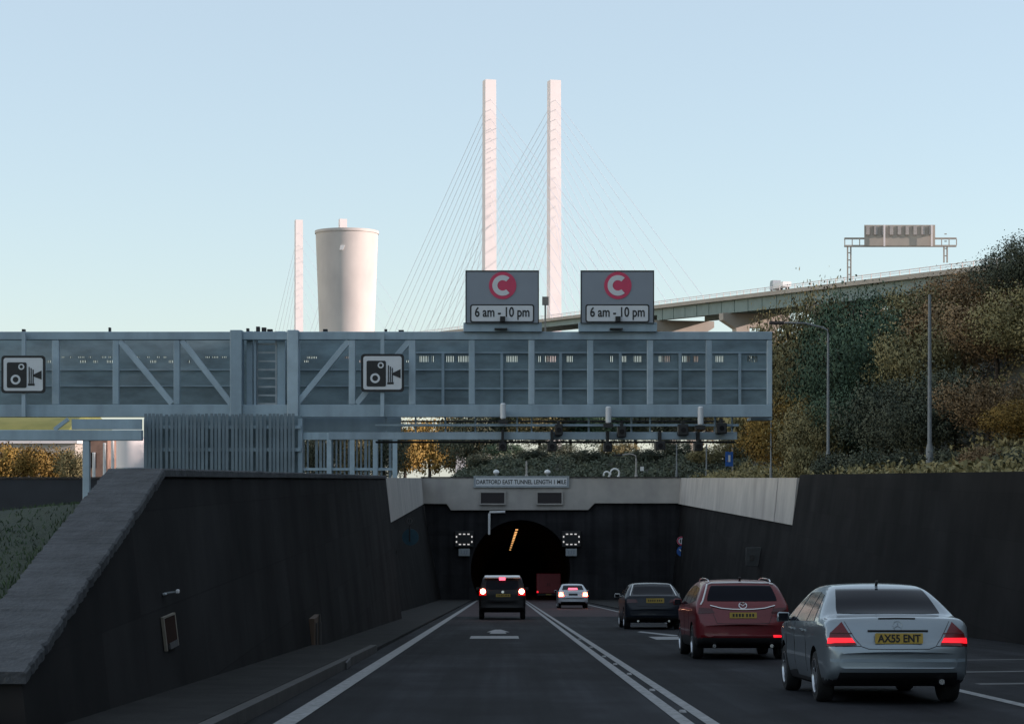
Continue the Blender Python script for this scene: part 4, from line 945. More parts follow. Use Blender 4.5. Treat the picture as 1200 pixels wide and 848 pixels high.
def tree(x, y, h, rad, mname, lab, group=None, zb=None, crowns=CR, cfrac=.62, cat='tree', name='broadleaf_tree'):
    global tcount; tcount += 1; rg = random.Random(tcount * 13)
    z0 = zb if zb is not None else (zR(x, y) if x > 0 else -1.0) - .15
    t = thing(name, (x, y, z0), lab, cat, group)
    k = bpy.data.objects.new('trunk', TK[tcount % 3]); col.objects.link(k); k.parent = t; k.scale = (h * .9, h * .9, h * .93)
    c = bpy.data.objects.new('crown', crowns[tcount % len(crowns)]); col.objects.link(c); c.parent = t
    ch = h * cfrac
    c.location = (0, 0, h - ch * .60); c.scale = (rad, rad, ch / 1.25); c.rotation_euler = (0, 0, rg.uniform(0, 6.28))
    c.material_slots[0].link = 'OBJECT'; c.material_slots[0].material = M[mname]
    return t
def ptree(px, topy, Y, rad, mname, lab, group='trees on the right bank', **kw):
    x = (px - CX) / F * Y; z0 = zR(x, Y) - .15 if x > 0 else -1.1
    if 'zb' in kw: z0 = kw.pop('zb')
    h = (HY - topy) / F * Y - z0
    return tree(x, Y, h, rad, mname, lab, group, zb=z0, **kw)
GR = 'trees on the right bank'
kinds = {'leaf_olive': 'olive brown', 'leaf_green': 'dark green', 'leaf_russet': 'russet brown', 'leaf_yellow': 'golden yellow', 'leaf_dark': 'blackish green'}
right = [
 # px, top, Y, radius, colour, label
 (922, 345, 170, 3.4, 'leaf_olive', 'olive brown tree just right of the gantry end under the bridge deck'),
 (957, 332, 172, 4.0, 'leaf_olive', 'olive brown tree behind the lamp post with the long arm'),
 (1000, 328, 160, 4.2, 'leaf_green', 'dark green tree under the left leg of the bridge gantry'),
 (1038, 326, 170, 4.2, 'leaf_green', 'tall dark green tree under the middle of the bridge gantry'),
 (1074, 326, 165, 4.0, 'leaf_olive', 'olive tree under the right leg of the bridge gantry'),
 (1110, 320, 172, 4.2, 'leaf_russet', 'russet tree behind the tall straight column'),
 (1148, 308, 166, 4.2, 'leaf_russet', 'tall russet tree below the right end of the visible deck'),
 (1190, 280, 158, 3.4, 'leaf_dark', 'tallest blackish tree at the right edge of the view'),
 (1228, 264, 150, 3.6, 'leaf_dark', 'tall blackish tree cut by the right picture edge'),
 (935, 395, 140, 3.4, 'leaf_olive', 'brown tree between the gantry end and the long arm lamp post'),
 (982, 372, 132, 3.3, 'leaf_green', 'bushy green tree right of the long arm lamp post'),
 (1030, 352, 138, 3.8, 'leaf_green', 'round deep green tree halfway between the two tall columns'),
 (1078, 368, 130, 3.4, 'leaf_olive', 'olive tree just left of the tall straight column'),
 (1122, 345, 134, 3.7, 'leaf_russet', 'russet tree just right of the tall straight column'),
 (1168, 330, 126, 3.6, 'leaf_russet', 'broad russet tree in the middle row near the right edge'),
 (1212, 320, 118, 3.6, 'leaf_olive', 'olive tree in the middle row cut by the right edge'),
 (918, 455, 124, 2.6, 'leaf_yellow', 'low straw coloured tree at the gantry end above the wall'),
 (955, 468, 116, 2.4, 'leaf_olive', 'low olive tree at the foot of the long arm lamp post'),
 (998, 440, 116, 2.6, 'leaf_green', 'low green tree right of the foot of the long arm lamp post'),
 (1042, 432, 112, 2.8, 'leaf_dark', 'dark low tree in the front row left of the tall column'),
 (1080, 448, 106, 2.3, 'leaf_dark', 'dark low tree hiding behind the foot of the tall column'),
 (1118, 425, 106, 2.7, 'leaf_dark', 'dark low tree in the front row right of the tall column'),
 (1158, 430, 100, 2.5, 'leaf_russet', 'low russet tree in the front row near the right edge'),
 (1196, 462, 94, 2.0, 'leaf_yellow', 'golden low tree at the right edge above the black wall'),
]
for (px, ty, Y, rad, mn, lab) in right: ptree(px, ty, Y, rad, mn, lab, cfrac=.82 if ty > 400 else .78)
# trees the photograph does not show keep the low sun off the cutting: further along the same bank, one mass
def woodland(name, spots, lab):
    bm = bmesh.new(); src = [crown_mesh('tmp', 71 + i, 70, 22, .075) for i in range(3)]; rg = random.Random(4)
    for (x, y, h, r) in spots:
        me = src[rg.randrange(3)]; z0 = zR(x, y); k0 = len(bm.verts)
        bm.from_mesh(me); bm.verts.ensure_lookup_table()
        Mx = Matrix.Translation((x, y, z0 + h * .55)) @ Matrix.Rotation(rg.uniform(0, 6.28), 4, 'Z') @ Matrix.Diagonal((r, r, h * .72, 1))
        for v in bm.verts[k0:]: v.co = Mx @ v.co
    me = bpy.data.meshes.new(name); bm.to_mesh(me); bm.free(); return tag(link(name, me, M['leaf_olive']), lab, kind='stuff')
rg = random.Random(9); spots = []
for y in range(-40, 56, 5):
    for x, h in ((21, 9.5), (26, 10.5), (31, 11), (37, 11)): spots.append((x + rg.uniform(-1, 1), y + rg.uniform(-2, 2) , h + rg.uniform(-1, 1.5), 3.4 + rg.uniform(-.4, .6)))
for y in range(68, 190, 7):
    for x, h in ((0.36 * y + 9, 10), (0.36 * y + 15, 11)): spots.append((x + rg.uniform(-1, 1), y + rg.uniform(-2, 2), h + rg.uniform(-1, 1.5), 3.6 + rg.uniform(-.4, .6)))
for y in range(178, 206, 6):
    for x in (24,): spots.append((x + rg.uniform(-2, 2), y + rg.uniform(-2, 2), max(4.0, 11.5 - zR(x, y)) * rg.uniform(.85, 1.05), 3.6))
woodland('woodland', spots, 'dense autumn woodland continuing along the right hand bank')
# bushes on the dark bank behind the fascia
def bush(px, topy, Y, rad, mn, lab, group, zb=None):
    global tcount; tcount += 1
    x = (px - CX) / F * Y; z0 = zb if zb is not None else hill_h(x, Y) - .3; h = (HY - topy) / F * Y - z0
    o = bpy.data.objects.new('shrub', CRF[tcount % 2]); col.objects.link(o)
    o.location = (x, Y, z0 + h * .40); o.scale = (rad, rad * .9, h / 1.25); o.rotation_euler = (0, 0, tcount * 1.7)
    o.material_slots[0].link = 'OBJECT'; o.material_slots[0].material = M[mn]
    return tag(o, lab, 'shrub', group)
GB = 'shrubs on the bank behind the tunnel fascia'
for px, ty, Y, rad, mn, lab in [
 (562, 530, 214, 1.9, 'leaf_dark', 'dark shrub on the bank above the left message screen'), (590, 518, 222, 2.2, 'leaf_green', 'green shrub on the bank behind the left dome camera'), (622, 524, 214, 2.0, 'leaf_dark', 'dark shrub on the bank above the middle of the name board'),
 (655, 517, 222, 2.2, 'leaf_dark', 'dark shrub on the bank above the right end of the name board'), (688, 525, 212, 2.0, 'leaf_dark', 'dark shrub on the bank left of the white hoop pipes'), (722, 516, 222, 2.3, 'leaf_olive', 'olive shrub on the bank above the white hoop pipes'),
 (757, 524, 212, 2.0, 'leaf_dark', 'dark shrub on the bank right of the small lamp post'), (792, 515, 220, 2.3, 'leaf_dark', 'dark shrub on the bank behind the leftmost slim post'), (826, 522, 210, 2.0, 'leaf_olive', 'olive shrub on the bank behind the middle slim post'),
 (858, 508, 214, 2.4, 'leaf_olive', 'olive shrub on the bank behind the small blue sign'), (890, 500, 205, 2.4, 'leaf_dark', 'dark shrub on the bank left of the slim column at the gantry end'), (940, 515, 112, 1.3, 'leaf_olive', 'olive shrub right of the slim column at the gantry end'),
 (975, 528, 106, 1.3, 'leaf_dark', 'dark shrub at the foot of the long arm lamp post'), (1012, 522, 104, 1.4, 'leaf_dark', 'dark shrub on the wall top right of the long arm lamp post'), (1055, 525, 98, 1.4, 'leaf_dark', 'dark shrub on the wall top left of the tall straight column'), (1108, 522, 92, 1.3, 'leaf_dark', 'dark shrub on the wall top right of the tall straight column'), (1150, 520, 88, 1.3, 'leaf_russet', 'russet shrub on the wall top near the right edge'), (1190, 525, 82, 1.1, 'leaf_dark', 'dark shrub on the wall top at the right edge')]:
    bush(px, ty, Y, rad, mn, lab, GB if Y > 200 else 'shrubs along the top of the right wall')
for px, ty, Y, rad, mn, lab in [
 (372, 470, 185, 2.6, 'leaf_dark', 'dark tree behind the left end of the open railing screen'), (408, 478, 190, 2.6, 'leaf_olive', 'olive tree behind the middle of the open railing screen'), (448, 474, 194, 2.7, 'leaf_dark', 'dark tree behind the right end of the open railing screen')]:
    ptree(px, ty, Y, rad, mn, lab, group='trees behind the railing screen', zb=-1.1, cfrac=.92)
for px, ty, Y, rad, mn, lab in [
 (552, 462, 232, 4.4, 'leaf_dark', 'dark tree on the bank behind the left end of the camera rails'), (592, 452, 236, 4.6, 'leaf_green', 'green tree on the bank behind the leftmost hanging camera'), (632, 458, 232, 4.4, 'leaf_olive', 'olive tree on the bank above the name board'),
 (668, 450, 236, 4.6, 'leaf_dark', 'dark tree on the bank right of the second hanging camera'), (706, 455, 232, 4.4, 'leaf_green', 'green tree on the bank behind the second pale aerial'), (744, 448, 236, 4.6, 'leaf_olive', 'olive tree on the bank above the small lamp post'),
 (782, 450, 230, 4.4, 'leaf_dark', 'dark tree on the bank behind the third hanging camera'), (820, 442, 234, 4.4, 'leaf_russet', 'russet tree on the bank behind the rightmost pale aerial'), (858, 448, 228, 3.1, 'leaf_olive', 'olive tree on the bank behind the right end of the rails'), (892, 430, 224, 3.2, 'leaf_olive', 'olive tree on the bank behind the right end of the gantry')]:
    ptree(px, ty, Y, rad, mn, lab, group='trees on the bank behind the tunnel fascia', cfrac=.8)
def undergrowth(name, spots, leaf, m, lab):
    rg = random.Random(21); bm = bmesh.new()
    for x, y, z, rad in spots:
        for l in range(26):
            d = Vector((rg.gauss(0, 1), rg.gauss(0, 1), abs(rg.gauss(0, .8)))); d *= rad * rg.random() ** .5 / max(.3, d.length)
            p = Vector((x, y, z)) + d; n = Vector((rg.gauss(0, 1), rg.gauss(0, 1), rg.gauss(.4, 1))).normalized(); u = n.orthogonal().normalized(); u = Matrix.Rotation(rg.uniform(0, 6.28), 3, n) @ u; v = n.cross(u); q = leaf * rg.uniform(.6, 1.4)
            bm.faces.new([bm.verts.new(k) for k in (p - u * q, p - v * q * .5, p + u * q, p + v * q * .5)])
    me = bpy.data.meshes.new(name); bm.to_mesh(me); bm.free(); return tag(link(name, me, m), lab, kind='stuff')
rg = random.Random(17)
sp = []
for i in range(1500):
    y = rg.uniform(66, 190); x = XRg(y) + .4 + rg.random() ** 1.3 * (0.27 * y + 4 - XRg(y) if .27 * y + 4 > XRg(y) + 2 else 3); sp.append((x, y, zR(x, y) - .05, rg.uniform(.4, 1.0)))
undergrowth('undergrowth', sp, .13, M['leaf_olive'], 'brown undergrowth covering the right hand bank')
sp = []
for i in range(900):
    y = rg.uniform(192.5, 226); x = rg.uniform(-4.5, 28); sp.append((x, y, -.12 + hill_h(x, y) - (.4 if y > 200 else .05), rg.uniform(.5, 1.1)))
undergrowth('undergrowth', sp, .17, M['leaf_dark'], 'dark undergrowth covering the bank behind the tunnel fascia')
def turf(name, m, lab):
    rg = random.Random(33); bm = bmesh.new()
    for i in range(26000):
        y = 17.8 + 39 * rg.random() ** 1.6; d = rg.random() ** 1.5 * (9 if y > 25 else 4); x = XLg(y) - .05 - d; z = zL(x, y) - .02
        h = rg.uniform(.025, .075) * (1.4 if d < .4 else 1); a = rg.uniform(0, 6.28); wv = rg.uniform(.008, .018); lx, ly = rg.gauss(0, .03), rg.gauss(0, .03)
        c, s_ = math.cos(a) * wv, math.sin(a) * wv
        bm.faces.new([bm.verts.new(k) for k in ((x - c, y - s_, z), (x + c, y + s_, z), (x + lx, y + ly, z + h))])
    me = bpy.data.meshes.new(name); bm.to_mesh(me); bm.free(); return tag(link(name, me, m), lab, kind='stuff')
turf('grass_blades', mat('turf', (0.020, 0.046, 0.020), .9, c2=(0.044, 0.074, 0.030), scale=.8), 'rough grass growing beside the sloping coping on the left')
# sunlit autumn trees far left and through the gap left of the portal
for px, ty, Y, rad, mn, lab in [
 (8, 516, 205, 2.6, 'leaf_yellow', 'sunlit golden tree at the left edge under the grey beam'), (36, 519, 198, 2.2, 'leaf_yellow', 'sunlit golden tree second from the left edge under the grey beam'), (62, 522, 205, 2.2, 'leaf_yellow', 'sunlit golden tree left of the slim grey post'), (84, 524, 195, 1.8, 'leaf_olive', 'sunlit olive tree touching the slim grey post'),
 (474, 490, 300, 3.4, 'leaf_yellow', 'golden tree beside the right end of the open railing screen'),
 (503, 486, 330, 4.6, 'leaf_yellow', 'bright golden tree seen under the gantry left of the portal'), (538, 484, 336, 4.8, 'leaf_yellow', 'second bright golden tree right of the first under the gantry')]:
    ptree(px, ty, Y, rad, mn, lab, group='sunlit golden trees in the distance', zb=-1.1, crowns=CRF, cfrac=.8)
c = P(541, 540, 300); c.z = -1; t = thing('small_house', c, 'small pale house among the golden trees under the gantry', 'house')
a = P(534, 540, 300); b = P(545, 531, 300); mb = MB(c); mb.box(a.x, b.x, 300, 304, -1.2, b.z); mb.build('wall', M['white_concrete'], t)
mb = MB(c); mb.prism([(a.x - .2, b.z + .003), (b.x + .2, b.z + .003), ((a.x + b.x) / 2, b.z + .9)], 4.4, 'XZ', 299.8); mb.build('roof', mat('roof_tile', (.2, .08, .05), .8), t)

# ================================================================== CARS
def mono(xs, ys):
    n = len(xs); d = [(ys[i + 1] - ys[i]) / (xs[i + 1] - xs[i]) for i in range(n - 1)]
    m = [d[0]] + [0 if d[i - 1] * d[i] <= 0 else 2 * d[i - 1] * d[i] / (d[i - 1] + d[i]) for i in range(1, n - 1)] + [d[-1]]
    def f(x):
        if x <= xs[0]: return ys[0]
        if x >= xs[-1]: return ys[-1]
        i = 0
        while x > xs[i + 1]: i += 1
        h = xs[i + 1] - xs[i]; t = (x - xs[i]) / h
        return (2 * t**3 - 3 * t**2 + 1) * ys[i] + (t**3 - 2 * t**2 + t) * h * m[i] + (-2 * t**3 + 3 * t**2) * ys[i + 1] + (t**3 - t**2) * h * m[i + 1]
    return f
class Car:
    def __init__(s, name, x, y, label, cat, spec, paint, yaw=0.0):
        s.root = thing(name, (x, y, RZ(y)), label, cat, None, (-math.atan(SLOPE), 0, yaw))
        s.S = spec; s.paint = paint; S = spec
        s.hi = mono(*zip(*S['hi'])); s.lo = mono(*zip(*S['lo'])); s.wd = mono(*zip(*S['wd']))
        s.body()
    def tumble(s, z):
        S = s.S; zb = S['belt']; H = S['H']
        k = 1.0
        if z > zb: k -= S['tum'] * ((z - zb) / (H - zb)) ** 1.15
        if z < .55: k -= .10 * ((.55 - z) / .4) ** 2
        k += .012 * math.exp(-((z - (zb - .12)) / .05) ** 2)     # shoulder crease
        return k
    def body(s):
        S = s.S; L = S['L']
        ys = [0, .004, .012, .025, .04, .055, .07, .085, .1, .12, .14, .17, .2, .24, .28, .33, .39, .46, .54]
        y = .62
        while y < L - .5: ys.append(y); y += .075
        ys += [L - d for d in (.45, .38, .31, .25, .2, .16, .12, .09, .06, .04, .02, .008, 0)]
        ys = sorted(ys); bm = bmesh.new(); rings = []
        fs = [0, .03, .07, .12, .18, .25, .32, .4, .48, .56, .64, .72, .79, .85, .90, .94, .97, .99, 1.0]
        tf = [.94, .86, .74, .58, .4, .2, 0]
        for y in ys:
            lo, hi, w_ = s.lo(y), s.hi(y), s.wd(y); half = []
            r = min(S.get('rt', .075), (hi - lo) * .45); rb = min(.06, (hi - lo) * .3)
            for f in fs:
                z = lo + f * (hi - lo); x = w_ * s.tumble(z)
                if z > hi - r: q = (z - (hi - r)) / r; x -= r * 1.25 * (1 - math.sqrt(max(0, 1 - q * q)))
                if z < lo + rb: q = (lo + rb - z) / rb; x -= rb * (1 - math.sqrt(max(0, 1 - q * q)))
                half.append((x, z))
            xe = half[-1][0]
            for f in tf: half.append((xe * f, hi + S.get('crown', .022) * (1 - f * f)))
            bot = [(half[0][0] * f, lo) for f in (0, .5, .85)]
            full = bot + half; ring = []
            for x, z in full: ring.append((x, z))
            ring += [(-x, z) for x, z in reversed(full[1:-1])]
            pc = S.get('plan', .10)
            def yoff(x): return pc * (min(1.1, abs(x) / .86)) ** 2.4 * math.exp(-y / .35) - pc * (min(1.1, abs(x) / .86)) ** 2 * math.exp(-(L - y) / .4)
            rings.append([bm.verts.new((x, y + yoff(x), z)) for x, z in ring])
        n = len(rings[0])
        for a, b in zip(rings, rings[1:]):
            for k in range(n): bm.faces.new([a[k], a[(k + 1) % n], b[(k + 1) % n], b[k]])
        # cap ends with a strip across the ring
        for rr, rev in ((rings[0], False), (rings[-1], True)):
            h = n // 2
            for k in range(h):
                a, b = rr[k], rr[k + 1]; c, d = rr[(n - k - 1) % n], rr[(n - k) % n]
                vs_ = []
                for v in (a, b, c, d):
                    if v not in vs_: vs_.append(v)
                if len(vs_) > 2:
                    try: bm.faces.new(vs_)
                    except ValueError: pass
        bmesh.ops.recalc_face_normals(bm, faces=bm.faces)
        s.bvh = BVHTree.FromBMesh(bm)
        me = bpy.data.meshes.new('body'); bm.to_mesh(me); bm.free()
        o = link('body', me, [s.paint, M['trim']], s.root)
        # wheel arches
        cb = bmesh.new()
        for yw in S['wheels']:
            for sx in (-1, 1):
                Mx = Matrix.Translation((sx * S['W'] / 2, yw, S['wr'] + .01)) @ Matrix.Rotation(R_(90), 4, 'Y')
                bmesh.ops.create_cone(cb, cap_ends=True, segments=36, radius1=S['wr'] + .05, radius2=S['wr'] + .05, depth=.5, matrix=Mx)
        cm = bpy.data.meshes.new('cut'); cb.to_mesh(cm); cb.free(); cm.materials.append(M['trim'])
        co = bpy.data.objects.new('cut', cm); col.objects.link(co)
        for p in cm.polygons: p.material_index = 0
        tmp = bpy.data.objects.new('tmp', me); col.objects.link(tmp)
        md = tmp.modifiers.new('b', 'BOOLEAN'); md.object = co; md.operation = 'DIFFERENCE'; md.solver = 'EXACT'
        try: md.material_mode = 'TRANSFER'
        except Exception: pass
        dg = bpy.context.evaluated_depsgraph_get(); dg.update()
        nm = bpy.data.meshes.new_from_object(tmp.evaluated_get(dg))
        bpy.data.objects.remove(tmp); bpy.data.objects.remove(co)
        if len(nm.polygons) > 500: o.data = nm
        nm.name = 'body'
        if len(nm.materials) == 0: nm.materials.append(s.paint)
        zt = S.get('dark_below')
        if zt:
            if M['trim'].name not in [m.name for m in nm.materials if m]: nm.materials.append(M['trim'])
            ti = [m.name if m else '' for m in nm.materials].index(M['trim'].name)
            for p in o.data.polygons:
                if p.center.z < zt: p.material_index = ti
        o.data.polygons.foreach_set('use_smooth', [True] * len(o.data.polygons)); o.data.set_sharp_from_angle(angle=R_(33))
        s.body_o = o
        s.wheels()
    def hit(s, origin, d):
        h = s.bvh.ray_cast(Vector(origin), Vector(d)); return h
    def rear(s, x, z, off):
        p, n, i, dd = s.hit((x, -1, z), (0, 1, 0))
        if p is None:
            p, n, i, dd = s.bvh.find_nearest(Vector((x, .1, z)))
        return p + n * off if n.y < .2 else p - n * off
    def side(s, y, z, sx, off):
        p, n, i, dd = s.hit((sx * 2, y, z), (-sx, 0, 0))
        if p is None: p, n, i, dd = s.bvh.find_nearest(Vector((sx * .8, y, z)))
        return p + n * off * (1 if n.x * sx > 0 else -1)
    def patch(s, name, quad, m, off=.006, n=(14, 8), view='rear', parent=None, sx=1, thick=.02, round_=0.0):
        """quad: 4 corners (bl, br, tr, tl) in (x,z) for rear or (y,z) for side"""
        bm = bmesh.new(); g = []
        bl, br_, tr_, tl = [Vector(q) for q in quad]
        for j in range(n[1] + 1):
            v = j / n[1]; row = []
            for i in range(n[0] + 1):
                u = i / n[0]
                uu, vv = u, v
                if round_:
                    # round the corners of the unit square
                    a, b = 2 * u - 1, 2 * v - 1; k = round_
                    uu = .5 + .5 * a * (1 - k * (b * b) ** 2 * (a * a)) ; vv = .5 + .5 * b * (1 - k * (a * a) ** 2 * (b * b))
                q = (bl * (1 - uu) + br_ * uu) * (1 - vv) + (tl * (1 - uu) + tr_ * uu) * vv
                p = s.rear(q.x, q.y, off) if view == 'rear' else s.side(q.x, q.y, sx, off)
                row.append(bm.verts.new(p))
            g.append(row)
        fr = []
        for a, b in zip(g, g[1:]):
            for k in range(n[0]): fr.append(bm.faces.new([a[k], a[k + 1], b[k + 1], b[k]]))
        ex = Vector((0, thick, 0)) if view == 'rear' else Vector((-sx * thick, 0, 0))
        border = [g[0][k] for k in range(n[0] + 1)] + [g[j][n[0]] for j in range(1, n[1] + 1)] + [g[n[1]][k] for k in range(n[0] - 1, -1, -1)] + [g[j][0] for j in range(n[1] - 1, 0, -1)]
        bk = [bm.verts.new(v.co + ex) for v in border]
        for k in range(len(border)): bm.faces.new([border[k], bk[k], bk[(k + 1) % len(bk)], border[(k + 1) % len(bk)]])
        bmesh.ops.recalc_face_normals(bm, faces=bm.faces)
        me = bpy.data.meshes.new(name); bm.to_mesh(me); bm.free()
        me.polygons.foreach_set('use_smooth', [True] * len(me.polygons)); me.set_sharp_from_angle(angle=R_(50))
        return link(name, me, m, parent or s.root)
    def line(s, name, pts, r, m, view='rear', off=.001, sx=1, parent=None, n=4):
        P_ = []
        for a, b in zip(pts, pts[1:]):
            for k in range(n): q = Vector(a) * (1 - k / n) + Vector(b) * (k / n); P_.append(s.rear(q.x, q.y, off) if view == 'rear' else s.side(q.x, q.y, sx, off))
        q = pts[-1]; P_.append(s.rear(q[0], q[1], off) if view == 'rear' else s.side(q[0], q[1], sx, off))
        mb = MB(); mb.tube(P_, r, 5); return mb.build(name, m, parent or s.root)
    def wheels(s):
        S = s.S; r = S['wr']; wt = .21
        for yw in S['wheels']:
            for sx in (-1, 1):
                xo = sx * (S['W'] / 2 - .012); c = (xo, yw, r)
                wobj = bpy.data.objects.new('wheel', None); col.objects.link(wobj); wobj.parent = s.root
                mb = MB(); pr = [(r * .60, -.2), (r * .93, -.2), (r * .985, -.18), (r, -.15), (r, -.05), (r * .985, -.02), (r * .93, 0), (r * .70, .0), (r * .66, -.02)]
                mb.lathe(c, [(a, b * sx) for a, b in pr], 40, 'X'); mb.build('tyre', M['tyre'], wobj, smooth=True)
                mb = MB(); mb.lathe(c, [(q, b * sx) for q, b in [(r * .67, -.02), (r * .69, .004), (r * .64, .006), (r * .60, -.03), (r * .58, -.10), (.02, -.10)]], 40, 'X')
                for k in range(S.get('spokes', 5)):
                    a = 2 * math.pi * k / S.get('spokes', 5) + .3; ca, sa = math.cos(a), math.sin(a)
                    mb.bar((xo - sx * .035, yw + ca * .03, r + sa * .03), (xo - sx * .02, yw + ca * r * .63, r + sa * r * .63), .045, .03, up=(1, 0, 0))
                mb.lathe((xo - sx * .03, yw, r), [(.06, -.02 * sx), (.06, .012 * sx), (.03, .02 * sx)], 16, 'X')
                mb.build('rim', S.get('rim', M['rim']), wobj, smooth=True)
    def plate(s, x, z, w_=.52, h=.111, text=None, m='plate_y', off=.012):
        p = s.rear(x, z - h / 2, 0); q = s.rear(x, z + h / 2, 0)
        y0 = min(p.y, q.y) - off
        mb = MB(); mb.prism(rrect(x - w_ / 2, x + w_ / 2, z - h / 2, z + h / 2, .012, 3), .012, 'XZ', y0)
        pl = mb.build('number_plate', M[m], s.root)
        mb = MB(); mb.box(x - w_ / 2 + .01, x + w_ / 2 - .01, y0 + .0125, max(p.y, q.y) + .03, z - h / 2 + .01, z + h / 2 - .01); mb.build('plate_mount', M['trim'], pl)
        if text: text_mesh('characters', text, .125, w_ * .90, M['ink'], pl, (x, y0 - .003, z), ext=.002, bold=.0035)
        else:
            mb = MB()
            for k in range(7):
                xx = x - w_ * .40 + w_ * .8 * (k + .5) / 7 + (.012 if k > 3 else -.008); mb.box(xx - .018, xx + .018, y0 - .003, y0 - .0005, z - .03, z + .03)
            mb.build('blurred_characters', M['ink'], pl)
        return pl
    def mirror(s, y, z, m, w_=.20, sides=(-1, 1)):
        for sx in sides:
            p = s.side(y, z, sx, 0); mb = MB(); x0 = p.x - sx * .03; x1 = p.x + sx * w_
            mb.hexa([(x0 + sx * .06, y - .03, z - .05), (x1, y - .01, z - .06), (x1 - sx * .01, y + .10, z - .05), (x0 + sx * .06, y + .12, z - .04), (x0 + sx * .05, y - .03, z + .07), (x1 - sx * .02, y - .01, z + .08), (x1 - sx * .03, y + .09, z + .07), (x0 + sx * .05, y + .12, z + .06)])
            mb.bar((x0, y + .04, z - .02), (x0 + sx * .1, y + .04, z - .01), .05, .04)
            o = mb.build('door_mirror', m, s.root, smooth=True, bevel=.018)
            mb = MB(); mb.box(min(x0 + sx * .075, x1 - sx * .025), max(x0 + sx * .075, x1 - sx * .025), y - .034, y - .0305, z - .04, z + .06); mb.build('mirror_glass', M['glass'], o)
    def exhausts(s, xs, z, y=.05):
        for x in xs:
            mb = MB(); mb.lathe((x, y, z), [(.035, -.02), (.035, .25), (.03, .25), (.03, -.015)], 14, 'Y'); mb.build('exhaust_pipe', M['chrome'], s.root, smooth=True)
    def side_glass(s, quads, m='glass'):
        for sx in (-1, 1):
            for q in quads: s.patch('side_window', q, M[m], .005, (10, 6), 'side', sx=sx, thick=.015)
    def door_lines(s, lines):
        for sx in (-1, 1):
            for q in lines: s.line('door_seam', q, .005, M['trim'], 'side', .0, sx)
    def windscreen(s, quad):
        S = s.S; bm = bmesh.new(); bl, br_, tr_, tl = [Vector(q) for q in quad]; g = []
        for j in range(7):
            row = []
            for i in range(13):
                u, v = i / 12, j / 6; q = (bl * (1 - u) + br_ * u) * (1 - v) + (tl * (1 - u) + tr_ * u) * v
                p, n, a, d = s.hit((q.x, S['L'] + 1, q.y), (0, -1, 0))
                if p is None: p, n, a, d = s.bvh.find_nearest(Vector((q.x, S['L'] - 1, q.y)))
                row.append(bm.verts.new(p + Vector((0, .006, .004))))
            g.append(row)
        for a, b in zip(g, g[1:]):
            for k in range(12): bm.faces.new([a[k], a[k + 1], b[k + 1], b[k]])
        bmesh.ops.recalc_face_normals(bm, faces=bm.faces)
        me = bpy.data.meshes.new('windscreen'); bm.to_mesh(me); bm.free(); link('windscreen', me, M['glass'], s.root)

silver = mat('silver_paint', (0.235, 0.275, 0.305), .34, metal=.6, var=.03, scale=.8, coat=.8)
redp = mat('red_paint', (0.135, 0.007, 0.012), .40, metal=.2, var=.08, scale=1, coat=.45)
navy = mat('navy_paint', (0.010, 0.014, 0.022), .45, metal=.0, var=.1, scale=1, coat=.25, spec=.3)
blackp = mat('black_paint', (0.006, 0.006, 0.007), .45, var=.1, scale=1, coat=.12, spec=.25)
palep = mat('white_car_paint', (0.50, 0.53, 0.56), .35, metal=.2, var=.03, scale=1, coat=.6)
vanred = mat('van_red', (0.30, 0.03, 0.035), .5, var=.1, scale=1)

SED = dict(L=4.53, W=1.76, H=1.43, belt=.93, tum=.335, wr=.315, wheels=(.95, 3.67), rt=.07, plan=.11, crown=.02, dark_below=.30,
  hi=[(0, .62), (.012, .70), (.03, .725), (.05, .735), (.07, .80), (.10, .90), (.13, .985), (.165, 1.02), (.25, 1.035), (.62, 1.065), (.80, 1.13), (1.10, 1.28), (1.40, 1.39), (1.62, 1.425), (2.0, 1.44), (2.5, 1.425), (2.75, 1.38), (3.1, 1.21), (3.5, 1.01), (3.9, .93), (4.3, .81), (4.45, .71), (4.53, .58)],
  lo=[(0, .44), (.03, .38), (.12, .31), (.4, .22), (1.0, .19), (3.8, .18), (4.4, .22), (4.53, .4)],
  wd=[(0, .70), (.02, .78), (.05, .82), (.12, .85), (.3, .868), (.9, .88), (3.6, .88), (4.1, .85), (4.35, .76), (4.48, .62), (4.53, .5)])
# ---- silver saloon
c = Car('saloon_car', 4.745, 24.4, 'silver saloon car nearest the camera with a yellow number plate and lit red tail lamps', 'car', SED, silver)
c.patch('rear_window', [(-.64, 1.085), (.64, 1.085), (.545, 1.385), (-.545, 1.385)], M['glass'], .004, (20, 10), round_=.02)
for sx in (-1, 1):
    q = [(.50, .715), (.835, .70), (.80, .86), (.66, .99)]; q2 = [(.512, .735), (.83, .735), (.825, .80), (.55, .80)]
    if sx < 0: q = [(-b[0], b[1]) for b in (q[1], q[0], q[3], q[2])]; q2 = [(-b[0], b[1]) for b in (q2[1], q2[0], q2[3], q2[2])]
    tl = c.patch('tail_lamp', q, M['lens_red'], .012, (8, 8), thick=.03)
    c.patch('lit_band', q2, M['lit_red'], .018, (8, 3), thick=.01, parent=tl)
    c.line('lens_rib', [(sx * .545, .855), (sx * .80, .855)], .006, M['lens_dark'], off=.014, parent=tl)
c.plate(0, .80, w_=.57, h=.125, text='AX55 ENT')
c.line('plate_trim', [(-.36, .885), (.36, .885)], .014, M['trim'], off=.006)
c.line('spoiler_seam', [(-.22, 1.03), (0, 1.033), (.22, 1.03)], .012, M['trim'], off=.003)
c.line('boot_seam', [(-.63, 1.00), (-.52, .80), (-.44, .70), (-.36, .672), (0, .668), (.36, .672), (.44, .70), (.52, .80), (.63, 1.00)], .005, M['trim'], off=-.001)
